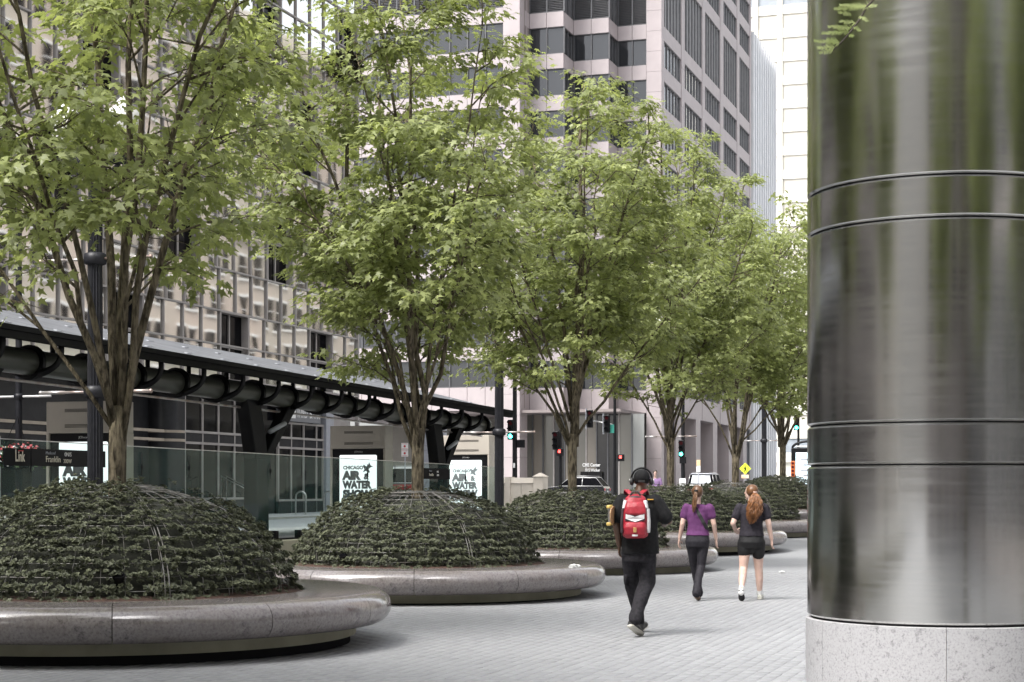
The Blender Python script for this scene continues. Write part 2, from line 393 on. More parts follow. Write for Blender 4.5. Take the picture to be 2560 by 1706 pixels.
def make_pavers():
    rng = np.random.default_rng(4)
    L, Wd, g = .24, .12, .003
    rows = np.arange(-14, 13.6, Wd); items = []
    for i, t in enumerate(rows):
        for s in np.arange(9.0 + (i % 2)*L/2, 40.0, L):
            X, Y = SN*s - CS*t, CS*s + SN*t
            if Y < 13.3 or Y > 34 or abs(X) > .325*Y + .9: continue
            hit = False
            for k in (-1, 0, 1, 2, 3):
                ds = s - (PL_S0 + k*PL_D)
                if ds*ds + (t-PL_T)**2 < 2.15**2: hit = True; break
            if not hit: items.append((s, t, Y))
    items.sort(key=lambda a: a[2])
    h0, h1, bv = .003, .0085, .0035
    def sett(ds, dt, j):
        x, y = L/2-g/2, Wd/2-g/2
        o = [(-x,-y),(x,-y),(x,y),(-x,y)]; n_ = [(-x+bv,-y+bv),(x-bv,-y+bv),(x-bv,y-bv),(-x+bv,y-bv)]
        V = [(a, b, h0) for a, b in o] + [(a, b, h1 + j[0]*a + j[1]*b + j[2]) for a, b in n_]
        return V
    FQ = [(4,5,6,7),(0,1,5,4),(1,2,6,5),(2,3,7,6),(3,0,4,7)]
    protos = []
    for k in range(10):
        j = (rng.normal(0,.005), rng.normal(0,.008), rng.normal(0,.0009))
        protos.append(np_mesh('paver', sett(0,0,j), FQ, MAT['sett'], [rng.random()]*8))
    near = items[:300]
    for s, t, Y in near:
        mk('paver', protos[int(rng.integers(10))], ground, W(s, t, 0), rot=(0,0,TH))
    rest = items[300:]; n = len(rest)
    st = np.array([(a[0], a[1]) for a in rest])
    base = np.array([v for v in sett(0,0,(0,0,0))])
    V = np.repeat(base[None], n, 0)
    jx, jy, jz = rng.normal(0,.005,(n,1)), rng.normal(0,.008,(n,1)), rng.normal(0,.0009,(n,1))
    V[:,4:,2] += jx*V[:,4:,0] + jy*V[:,4:,1] + jz
    ls = V[:,:,0] + st[:,0:1]; lt = V[:,:,1] + st[:,1:2]
    Z = V[:,:,2] + np.clip(.02*(ls-38), 0, .8)
    P = np.stack([SN*ls - CS*lt, CS*ls + SN*lt, Z], 2).reshape(-1,3)
    Fa = (np.array(FQ)[None] + (np.arange(n)*8)[:,None,None]).reshape(-1,4)
    # broad worn patches and dark gum or oil spots
    xy = np.stack([SN*st[:,0]-CS*st[:,1], CS*st[:,0]+SN*st[:,1]], 1)
    big = sum(np.sin(xy[:,0]*f+a)*np.sin(xy[:,1]*f*.8+b) for f, a, b in ((.7,1,2),(1.3,4,1),(2.9,2,5)))/3
    me = np_mesh('paver_field', P, Fa, MAT['sett'], np.repeat(np.clip(.5 + .28*big + rng.normal(0,.15,n) - (rng.random(n) < .012)*1.2, -1, 1.2), 8))
    tag(mk('paver_field', me, ground), kind='stuff')
make_pavers()

def struct(name, mat, s0, s1, t0, t1, z0, z1):
    o = MB().box(s0, s1, t0, t1, z0, z1).build(name, mat); o.rotation_euler.z = TH
    return tag(o, kind='structure')
struct('road', MAT['road'], -80, 75, 19.2, 27.2, .2, .455)
struct('bus_platform', MAT['concrete'], -30, 48.6, 14.45, 19.19, .2, .62)
struct('sidewalk', MAT['concrete'], -80, 74.2, 27.22, 30.99, .2, .60)
struct('sidewalk', MAT['concrete'], 139, 146.9, 33.2, 72, .5, .93)
struct('sidewalk', MAT['concrete'], 146.92, 330, 33.2, 35.97, .5, .93)
struct('kerb', MAT['kerb'], -80, 74.2, 27.0, 27.21, .25, .61)

# ------------------------------------------------------------------ glass building with bank
def glass_building():
    T0 = 31.0
    b = sthing('glass_office_building', 'mirror glass office building with dark recessed windows above a bank entrance', 'building', 0, 0, 0)
    S1 = 73.4; S0 = 26.0
    mb = MB()
    mb.box(S0, S1-.3, T0+1.2, T0+24, .2, 30.0); mb.build('core_wall', MAT['dark_granite'], b)
    # mirror grid: lines every 1.62 m above z 5.83, recessed dark windows every 8.2 m in every third row
    z0, pz = 5.83, 1.62
    zs = [5.30] + [z0 + .99 + pz*k for k in range(0, 15)]          # first strip is short
    zs = [5.83, 7.15, 8.45] + [8.45 + pz*k for k in range(1, 14)]
    mull = MB()
    def recess(s0, s1, za, zb):
        box('window', MAT['dark_glass'], b, s0+.06, s1-.06, T0+.30, T0+.34, za, zb-.02)
        f = MB(); f.box(s0, s0+.09, T0, T0+.33, za, zb); f.box(s1-.09, s1, T0, T0+.33, za, zb)
        f.box(s0+.09, s1-.09, T0, T0+.33, zb-.06, zb+.02); f.box((s0+s1)/2-.05, (s0+s1)/2+.05, T0+.24, T0+.299, za, zb-.06)
        f.box(s0+.09, s1-.09, T0+.24, T0+.298, (za+zb)/2-.05, (za+zb)/2+.05)
        f.build('window_frame', MAT['silver'], b)
    pan = 1.375
    for r in range(len(zs)-1):
        za, zb = zs[r], zs[r+1]
        grp = 0 if r < 2 else (r-2)//3 + 1
        inrec = (r < 2) or ((r-2) % 3 >= 1)
        off = [0, -4.1, -1.6, -5.2, -2.6, 0][min(grp, 5)]
        s = 59.9 + off - 8.2*5
        while s < S1:
            sa, sb = s, s+2.45
            if inrec:
                first = (r == 0) or (r >= 2 and (r-2) % 3 == 1)
                if first and sb > S0 and sa < S1-1:
                    top = zs[min(r+2, len(zs)-1)]
                    recess(sa, min(sb, S1-.05), za, top)
                cells = [(sb + pan*k*1.0455, sb + pan*(k+1)*1.0455) for k in range(4)]
            else:
                w = 8.2/6; cells = [(sa + w*k, sa + w*(k+1)) for k in range(6)]
            for ca, cb in cells:
                ca2, cb2 = max(ca, S0), min(cb, S1)
                if cb2 - ca2 < .2: continue
                o = MB().box(-(cb2-ca2)/2+.03, (cb2-ca2)/2-.03, -.02, .02, .03, zb-za-.03).build('glass_panel', MAT['pane'], b, loc=((ca2+cb2)/2, T0+.09, za))
                o.rotation_euler = (R_.gauss(0,.002), 0, R_.gauss(0,.003))
                mull.box(ca2-.03, ca2+.03, T0, T0+.12, za+.031, zb-.031)
            s += 8.2
        sgm = S0
    for z in zs: 
        mull.box(S0, S1, T0-.012, T0+.10, z-.03, z+.03)
    mull.box(S1-.08, S1+.05, T0-.03, T0+.14, 3.0, zs[-1]+.1)
    mull.build('mullion_grid', MAT['silver'], b)
    box('parapet', MAT['silver'], b, S0, S1, T0-.02, T0+1.1, zs[-1]+.1, zs[-1]+.9)
    # lower storeys
    gz = .60
    mb = MB(); mb.box(S0, 50.0, T0+.5, T0+1.1, gz, 5.25); mb.build('granite_wall', MAT['dark_granite'], b)
    box('soffit', MAT['dark_granite'], b, S0, S1-.1, T0+.14, T0+1.15, 5.30, 5.80)
    box('trim', MAT['silver'], b, S0, 57.9, T0+.02, T0+.13, 5.26, 5.46)
    # round pillar with two tan bands
    sp, tp = s_at(415, T0+.9), T0+1.0
    p = MB().lathe([(.78, gz), (.78, 5.28)], 28, (sp, tp, 0)).build('round_pillar', MAT['dark_granite'], b, True)
    for z in (3.36, 3.68):
        MB().lathe([(.795, z), (.795, z+.10)], 28, (sp, tp, 0)).build('tan_band', MAT['tan_band'], b, True)
        box('tan_band', MAT['tan_band'], b, S0, sp-.9, T0+.47, T0+.497, z, z+.10)
    for sx in (S0+2, 41.5, 46.2, 49.2):
        box('entrance_door', MAT['dark_glass'], b, sx, sx+1.7, T0+.44, T0+.496, gz, 3.2)
        box('door_frame', MAT['silver'], b, sx-.07, sx-.005, T0+.42, T0+.50, gz, 3.25)
    def store(xa, xb, xm, zt, zl=1.15):
        sa, sb = s_at(xa, T0+.4), s_at(xb, T0+.4)
        ms = [sa] + [s_at(x, T0+.4) for x in xm] + [sb]
        f = MB()
        for k in range(len(ms)-1):
            a, c = ms[k], ms[k+1]
            box('shop_pane', MAT['dark_glass'], b, a+.05, c-.05, T0+.42, T0+.44, zl+.08, 3.30)
            box('shop_pane', MAT['dark_glass'], b, a+.05, c-.05, T0+.42, T0+.44, 3.80, zt)
        for a in ms: f.box(a-.045, a+.045, T0+.36, T0+.46, gz, zt)
        for z in (zl, 3.30, 3.72, zt): f.box(sa-.05, sb+.05, T0+.34, T0+.47, z, z+.09)
        f.build('shop_frame', MAT['silver'], b)
        box('shop_beam', MAT['dark_granite'], b, sa, sb, T0+.37, T0+.45, 3.40, 3.71)
        box('stall_riser', MAT['dark_granite'], b, sa-.05, sb+.05, T0+.36, T0+.5, gz-.1, zl-.002)
        return sa, sb
    sa, sb = store(450, 620, (461, 505, 545, 585), 5.22, 1.2)
    box('dark_recess', MAT['dark_glass'], b, sb+.06, s_at(693, T0+.4), T0+.45, T0+.5, gz, 5.22)
    sa2, sb2 = store(695, 806, (727, 758, 790), 4.35, 1.1)
    # bank fascia
    ss = s_at(690, T0+.3); se = s_at(796, T0+.3)
    fb = box('bank_sign', MAT['bank_grey'], b, ss, se, T0+.20, T0+.30, 4.46, 5.24)
    sx = s_at(737, T0+.3)
    text_mb('T', .60, '-t', (sx-.05, T0+.195, 4.66), MAT['white'], fb, xs=.8, off=.008)
    text_mb('HIRD', .48, '-t', (sx+.22, T0+.195, 4.66), MAT['white'], fb, xs=.75, off=.008)
    text_mb('B', .60, '-t', (sx+1.26, T0+.195, 4.66), MAT['white'], fb, xs=.8, off=.008)
    text_mb('ANK', .48, '-t', (sx+1.58, T0+.195, 4.66), MAT['white'], fb, xs=.75, off=.008)
    box('emblem', MAT['white'], fb, sx-.62, sx-.14, T0+.193, T0+.199, 4.6, 5.05)
    box('end_pier', MAT['sign_grey'], b, s_at(808, T0+.4), s_at(827, T0+.4), T0+.25, T0+.9, gz, 5.25)
    box('end_wall', MAT['silver'], b, s_at(829, T0+.4), S1, T0+.4, T0+.7, gz, 5.25)
    # entrance steps with handrails
    for k in range(4):
        box('step', MAT['dark_granite'], b, s_at(540, T0-.8), s_at(612, T0-.8), T0-1.4+.34*k, T0+.35, gz-.1+.001*k, gz+.15*(k+1))
    for x in (600, 613):
        s = s_at(x, T0-1); MB().tube([(s, T0-1.6, gz), (s, T0-1.6, gz+.85), (s, T0-.2, gz+1.5), (s, T0-.2, gz+.5)], .025, 6).build('handrail', MAT['chrome'], b, True)
glass_building()

# ------------------------------------------------------------------ pink granite tower
def pink_tower():
    b = sthing('pink_granite_tower', 'pink granite office tower with stepped corner bays and dark ribbon windows', 'building', 0, 0, 0)
    SR = 156.5; S2 = SR-3.3; S1 = SR-6.6; SL = SR-9.4; TC = 35.98
    x_ = lambda x, s: t_at(x, s)
    wins = [(43.15-3.75*k, 40.75-3.75*k) for k in range(0, 9)]          # (top, bottom)
    rows = [(z1, z0, 'w') for z0, z1 in [(b_, t_) for t_, b_ in wins]]
    rows = [(t_, b_, 'w') for t_, b_ in wins] + [(50.8, 44.5, 'l')] + [(54.6+3.75*k, 52.2+3.75*k, 'w') for k in range(3)]
    rows.sort(key=lambda r: r[1]); TOP = 64.0; LOB = 8.65
    # core
    core = MB(); core.prism([(SL+1.2, 72), (SL+1.2, x_(1300, SL)), (S1+1.2, x_(1322, S1)-.0), (S2+1.2, x_(1434, S2)), (SR+1.2, x_(1545, SR)), (SR+1.2, TC+1.2), (203, TC+1.2), (203, 72)], 'z', LOB+.2, TOP-.5)
    core.build('core_wall', MAT['joint'], b)
    tl, tp1, tp0 = 72.0, x_(1258, SL), x_(1300, SL)
    segs = []       # front-facing segments: (s, t_left, t_right, panes, panel count)
    segs.append((SL, tl, tp1, 14, 14)); segs.append((S1, x_(1322, S1), x_(1409, S1), 2, 2))
    segs.append((S2, x_(1434, S2), x_(1522, S2), 2, 2)); segs.append((SR, x_(1545, SR), x_(1616, SR), 2, 2))
    rets = [(SL, S1, tp0), (S1, S2, x_(1409, S1)), (S2, SR, x_(1522, S2))]   # return faces looking right
    segs[1] = (S1, tp0, x_(1409, S1), 2, 2); segs[2] = (S2, x_(1409, S1), x_(1522, S2), 2, 2); segs[3] = (SR, x_(1522, S2), x_(1616, SR), 2, 2)
    edges = [LOB] + [z for t_, b_, k_ in rows for z in (b_, t_)] + [TOP]
    spans = [(edges[i], edges[i+1]) for i in range(0, len(edges), 2)]
    for (s, ta, tb, npane, npan) in segs:
        w = (ta-tb)
        for za, zb in spans:
            for k in range(npan):
                a, c = ta - w*k/npan, ta - w*(k+1)/npan
                box('granite_panel', MAT['pink'], b, s, s+.5, c+.02, a-.02, za, zb-.02)
        for zt, zb, kd in rows:
            for k in range(npane):
                a, c = ta - w*k/npane, ta - w*(k+1)/npane
                if kd == 'w':
                    o = box('window', MAT['office_glass'], b, s+.22, s+.26, c+.08, a-.08, zb+.08, zt-.08)
                else:
                    lv = MB()
                    n = 40
                    for j in range(n): 
                        z = zb+.1 + (zt-zb-.2)*j/n
                        lv.quad((s+.12, a-.08, z), (s+.12, c+.08, z), (s+.30, c+.08, z+(zt-zb-.2)/n*1.1), (s+.30, a-.08, z+(zt-zb-.2)/n*1.1))
                    lv.build('louver', MAT['louver'], b)
            fr = MB()
            for k in range(npane+1):
                a = ta - w*k/npane; fr.box(s+.10, s+.30, a-.07, a+.07, zb, zt)
            fr.box(s+.09, s+.30, tb+.07, ta-.07, zb, zb+.07); fr.box(s+.09, s+.30, tb+.07, ta-.07, zt-.07, zt)
            fr.build('window_frame', MAT['frame_dark'], b)
    for (sa, sb, t) in rets:
        for za, zb in spans: box('granite_panel', MAT['pink'], b, sa+.51, sb-.02, t+.004, t+.45, za, zb-.02)
        for zt, zb, kd in rows:
            m_ = (sa+sb)/2+.25
            for a, c in ((sa+.5, m_), (m_, sb)):
                box('window', MAT['office_glass'] if kd == 'w' else MAT['louver'], b, a+.06, c-.06, t+.22, t+.26, zb+.08, zt-.08)
            fr = MB()
            for a in (sa+.45, m_, sb-.05): fr.box(a-.06, a+.06, t+.1, t+.3, zb, zt)
            fr.box(sa+.51, sb-.11, t+.09, t+.30, zb, zb+.07); fr.box(sa+.51, sb-.11, t+.09, t+.30, zt-.07, zt)
            fr.build('window_frame', MAT['frame_dark'], b)
    # piers in stacked panels
    def pier(s0, s1, ta, tb, zlow):
        z = zlow; k = 0
        while z < TOP:
            h = 1.875; box('granite_panel', MAT['pink'], b, s0, s1, tb+.015, ta-.015, z, min(z+h, TOP)-.02); z += h
    pier(SL-.06, SL+2.2, tp1, tp0, .7); pier(SR-.06, SR+1.0, x_(1616, SR), TC-.05, .7)
    # side face
    M_SL = M('lit_side_louver', (.26,.26,.265), (.30,.30,.305), 2, .6); M_SF = M('lit_side_frame', (.12,.12,.125), (.15,.15,.155), 2, .5)  # paler louver and frame copies: light on the side face put into colour
    bx = [(1656,1703),(1711,1755),(1762,1800),(1808,1842),(1848,1874)]
    bays = [(s_at(a, TC), s_at(c, TC)) for a, c in bx]
    prev = SR+1.0
    for (sa, sb) in bays + [(203.4, None)]:
        z = LOB
        while z < TOP:
            box('granite_panel', MAT['pink'], b, prev+.01, sa-.01, TC-.04, TC+1.0, z, min(z+3.75, TOP)-.02); z += 3.75
        prev = sb
        if sb is None: break
        for za, zb in spans: box('granite_panel', MAT['pink'], b, sa+.01, sb-.01, TC, TC+.8, za, zb-.02)
        for zt, zb, kd in rows:
            o = box('window', MAT['side_glass'] if kd == 'w' else M_SL, b, sa+.08, sb-.08, TC+.24, TC+.28, zb+.05, zt-.05)
            fr = MB(); n = 6
            for k in range(n+1):
                a = sa + (sb-sa)*k/n; fr.box(a-.07, a+.07, TC+.05 if kd == 'l' else TC+.12, TC+.235, zb+.05, zt-.05)
            fr.box(sa, sb, TC+.06, TC+.235, zb, zb+.049); fr.box(sa, sb, TC+.06, TC+.235, zt-.049, zt)
            fr.build('window_frame', M_SF, b)
    # lobby: recessed glass with mullions, brown interior, columns along the side
    tl2, tr2 = x_(1285, SL+1), x_(1612, SR)
    lob = MB(); lob.box(SR+1.4, SR+1.8, tr2, tl2+16, .7, LOB); lob.build('lobby_wall', M('lobby_wall', (.16,.145,.12), (.11,.10,.085), .5, .5), b)
    box('lobby_soffit', MAT['joint'], b, SL+.3, SR+1.3, tr2, tl2+16, LOB-.25, LOB-.003)
    xs = [1300, 1332, 1358, 1385, 1412, 1440, 1466, 1492, 1520, 1548, 1580, 1612]
    sg = SL+4.0
    lg = M('lobby_glass', (.085,.082,.072), (.13,.125,.11), .35, .08, spec=.7, stretch=(1,1,.15))
    LG = [lg, M('lobby_glass_brown', (.15,.135,.115), (.20,.18,.155), .35, .1, spec=.5, stretch=(1,1,.15)), FG('lobby_glass_dark', (.018,.018,.020), (.03,.03,.032), .5, .06, .05), M('lobby_glass_pale', (.24,.25,.245), (.16,.165,.16), .3, .1, spec=.5, stretch=(1,1,.2))]
    for k in range(len(xs)-1):
        a, c = x_(xs[k], sg), x_(xs[k+1], sg)
        box('lobby_pane', LG[(0,1,0,2,1,0,1,2,2,0,3)[k]], b, sg, sg+.05, c+.06, a-.06, .85, LOB-.3)
        box('lobby_mullion', MAT['frame_dark'] if k % 3 else MAT['silver'], b, sg-.1, sg+.1, a-.06, a+.06, .7, LOB-.26)
    for x in (1460, 1479, 1497):
        t = x_(x, sg-.2); box('revolving_door', MAT['dark_glass'], b, sg-.3, sg-.12, t-.35, t+.30, .9, 3.2)
    text_mb('CME Center', .42, '-s', (sg-.14, x_(1457, sg), 3.66), MAT['white'], b, off=.012, fit=x_(1457, sg)-x_(1502, sg))
    text_mb('10 S Wacker', .38, '-s', (sg-.14, x_(1463, sg), 3.20), MAT['white'], b, off=.010, fit=x_(1463, sg)-x_(1500, sg))
    for x, wpx in ((1690, 30), (1740, 26), (1783, 22), (1822, 22), (1858, 18)):
        s = s_at(x, TC); box('column', MAT['pink'], b, s, s+2.2, TC, TC+1.5, .7, LOB)
    for xa, xb in ((1706,1738),(1755,1782),(1798,1820),(1838,1856)):
        box('side_pane', lg, b, s_at(xa, TC+1.4), s_at(xb, TC+1.4), TC+1.2, TC+1.25, .9, LOB-.3)
    box('side_soffit', MAT['pink'], b, SR+1.0, 203, TC, TC+1.3, LOB-.03, LOB-.002)
pink_tower()

def fin_building():
    b = sthing('grey_fin_building', 'pale grey building clad in close vertical fins behind the pink tower', 'building', 0, 0, 0)
    t = 35.9; s0, s1 = 204.6, 220.5; z1 = 55.7
    box('wall', MAT['fin_glass'], b, s0, s1, t+.35, t+20, .7, z1-.3)
    n = 10
    for k in range(n+1):
        s = s0 + (s1-s0)*k/n; box('fin', MAT['fin'], b, s-.32, s+.32, t-.1, t+.4, .7, z1)
    box('cornice', MAT['fin'], b, s0-.35, s1+.35, t+.41, t+20, z1-.29, z1+.2)
fin_building()

def cream_building():
    S = 281.0
    b = sthing('cream_building', 'sunlit ivory office block with wide horizontal bands at the end of the street', 'building', 0, 0, 0)
    tl, tr = t_at(1700, S), t_at(2500, S); ph = 3.81; n = 22
    box('wall', MAT['cream'], b, S+.5, S+25, tr, tl, .5, ph*n+6)
    cols = [1700, 1760, 1822, 1884, 1945, 2035, 2125, 2215, 2305, 2395, 2490]
    for x in cols:
        t = t_at(x+5, S); box('pier', MAT['cream'], b, S-.25, S+.51, t-.42, t+.42, .5, ph*n+6)
    for k in range(n):
        z = 6.0 + ph*k
        for i in range(len(cols)-1):
            a, c = t_at(cols[i]+5, S)-.43, t_at(cols[i+1]+5, S)+.43
            gm = MAT['grey_win'] if k in (0, 20, 21) or k == 19 else MAT['cream_win']
            box('window', gm, b, S+.22, S+.4, c, a, z+1.55, z+ph-.02)
            box('spandrel', MAT['cream'], b, S, S+.49, c, a, z, z+1.53)
cream_building()

def bridge_house():
    s, t = 226.0, t_at(1893, 226.0)
    b = sthing('stone_bridge_house', 'small limestone bridge house with slate mansard roof beyond the pink tower', 'building', s, t, .7)
    box('wall', MAT['limestone'], b, 0, 3.2, -1.6, 1.9, 0, 7.2)
    box('cornice', MAT['limestone'], b, -.2, 3.4, -1.8, 2.1, 7.21, 7.55)
    r = MB().rings([[(-.15,-1.75,7.56),(3.35,-1.75,7.56),(3.35,2.05,7.56),(-.15,2.05,7.56)],[(.7,-.9,8.9),(2.5,-.9,8.9),(2.5,1.2,8.9),(.7,1.2,8.9)]])
    r.build('roof', MAT['fin_glass'], b)
    box('window', MAT['dark_glass'], b, -.04, .02, -.55, .55, 3.0, 5.6); box('window_surround', MAT['limestone'], b, -.03, .01, -.8, .8, 2.75, 5.85)
    box('plinth', MAT['limestone'], b, -.15, 3.35, -1.75, 2.05, 0, 1.0)
bridge_house()

def peach_building():
    # stands on the plaza side further along the street; the mirror panels across the street show it
    b = sthing('peach_stone_building', 'peach and buff stone building with paired sash windows mirrored in the glass office', 'building', 0, 0, 0)
    t = -11.0; s0, s1 = 84.0, 190.0; top = 44
    m1 = MB(); m1.box(s0, s1, t-20, t, .5, 13.2); m1.build('lower_wall', MAT['peach2'], b)
    m1 = MB(); m1.box(s0, s1, t-20, t, 13.21, top); m1.build('upper_wall', MAT['peach'], b)
    k = 0; wf = MB(); fr = MB()
    s = s0+1.6
    while s < s1-2:
        for j in range(10):
            z = 5.6 + 3.9*j
            if k % 2 == 0 or True:
                box('sash_window', MAT['dark_glass'], b, s, s+1.25, t+.01, t+.06, z, z+2.2)
            fr.box(s-.18, s+1.43, t+.005, t+.16, z-.22, z-.02); fr.box(s-.1, s+1.35, t+.005, t+.12, z+2.22, z+2.45); fr.box(s-.02, s+1.27, t+.061, t+.09, z+1.05, z+1.13)
        s += 2.0 if k % 2 == 0 else 3.4; k += 1
    fr.build('window_trim', MAT['white'], b)
    for z in (4.4, 13.1, 24.9): box('string_course', MAT['limestone'], b, s0-.1, s1+.1, t+.002, t+.35, z, z+.45)
    box('cornice', MAT['limestone'], b, s0-.4, s1+.4, t-.5, t+.9, top+.002, top+1.2)
peach_building()

def rear_tower():
    b = sthing('rear_plaza_tower', 'pale granite tower with bronze glass strips rising behind the plaza', 'building', 0, 0, 0)
    s, t0, t1 = -34.0, -40.0, 5.0
    box('wall', MAT['pink'], b, s-20, s, t0, t1, 0, 60)
    for k in range(9):
        t = t0 + 2 + k*4.9
        for j in range(10): box('window', MAT['office_glass'], b, s+.01, s+.08, t, t+2.6, 6+5.2*j, 9.6+5.2*j)
    for k in range(10):
        box('pilaster', MAT['limestone'], b, s+.005, s+.6, t0+.1+k*4.9, t0+1.4+k*4.9, 0, 60)
rear_tower()

def unseen_row():  # added out of view: keeps open sky out of the column's left side
    b = sthing('unseen_stone_row', 'unseen grey stone row added to darken the left of the steel column', 'building', 0, 0, 0)
    s0, s1, t, top = -17.0, 24.5, 31.0, 24.0
    box('wall', MAT['limestone2'], b, s0, s1, t, t+18, .2, top)
    k = 0; s = s0+1.2
    while s < s1-2:
        for j in range(6): box('window', MAT['dark_glass'], b, s, s+1.7, t-.06, t-.01, 1.4+3.8*j, 3.9+3.8*j)
        s += 2.9
    for z in (4.6, 23.4): box('string_course', MAT['limestone2'], b, s0, s1, t-.3, t-.004, z, z+.4)
unseen_row()
def bounce_tower():  # out of view: darkens the column's right, pale wall bounces fill light
    b = sthing('unseen_bounce_tower', 'unseen grey glass tower right of the plaza, wall pale to bounce fill light', 'building', 0, 0, 0)
    s0, s1, t = -28.0, 55.0, -17.0
    box('wall', MAT['limestone2'], b, s0, s1, t-20, t, 0, 80)
    s = s0+.3
    while s < s1-2:
        for j in range(14): box('window', MAT['side_glass'], b, s, s+2.6, t+.01, t+.06, 1.0+5.6*j, 5.6+5.6*j)
        box('mullion', MAT['chrome'], b, s+2.7, s+2.95, t+.005, t+.25, 0, 80)
        s += 3.1
bounce_tower()

def gap_block():  # added out of view: closes a sky gap so the column's stripe greys
    b = sthing('unseen_gap_block', 'unseen pale stone block added to soften the bright stripe on the column', 'building', 0, 0, 0)
    s0, s1, t, top = -70.0, -18.5, 46.0, 34.0
    box('wall', MAT['limestone'], b, s0, s1, t, t+15, .2, top)
    s = s0+1.5
    while s < s1-2:
        for j in range(7): box('window', MAT['grey_win'], b, s, s+1.5, t-.06, t-.01, 2.0+4.4*j, 4.4+4.4*j)
        s += 4.6
gap_block()

def unseen_end_block():  # added out of view: hides the last sky gap mirrored in the steel
    b = sthing('unseen_end_block', 'unseen buff stone block added to tone down the sky stripe on the column', 'building', 0, 0, 0)
    s, t0, t1 = -130.0, 2.0, 96.0
    box('wall', MAT['limestone'], b, s-18, s, t0, t1, .2, 58)
    for k in range(21):
        for j in range(13): box('window', MAT['grey_win'], b, s+.01, s+.06, t0+1.5+4.3*k, t0+3.9+4.3*k, 3+4.1*j, 5.6+4.1*j)
unseen_end_block()
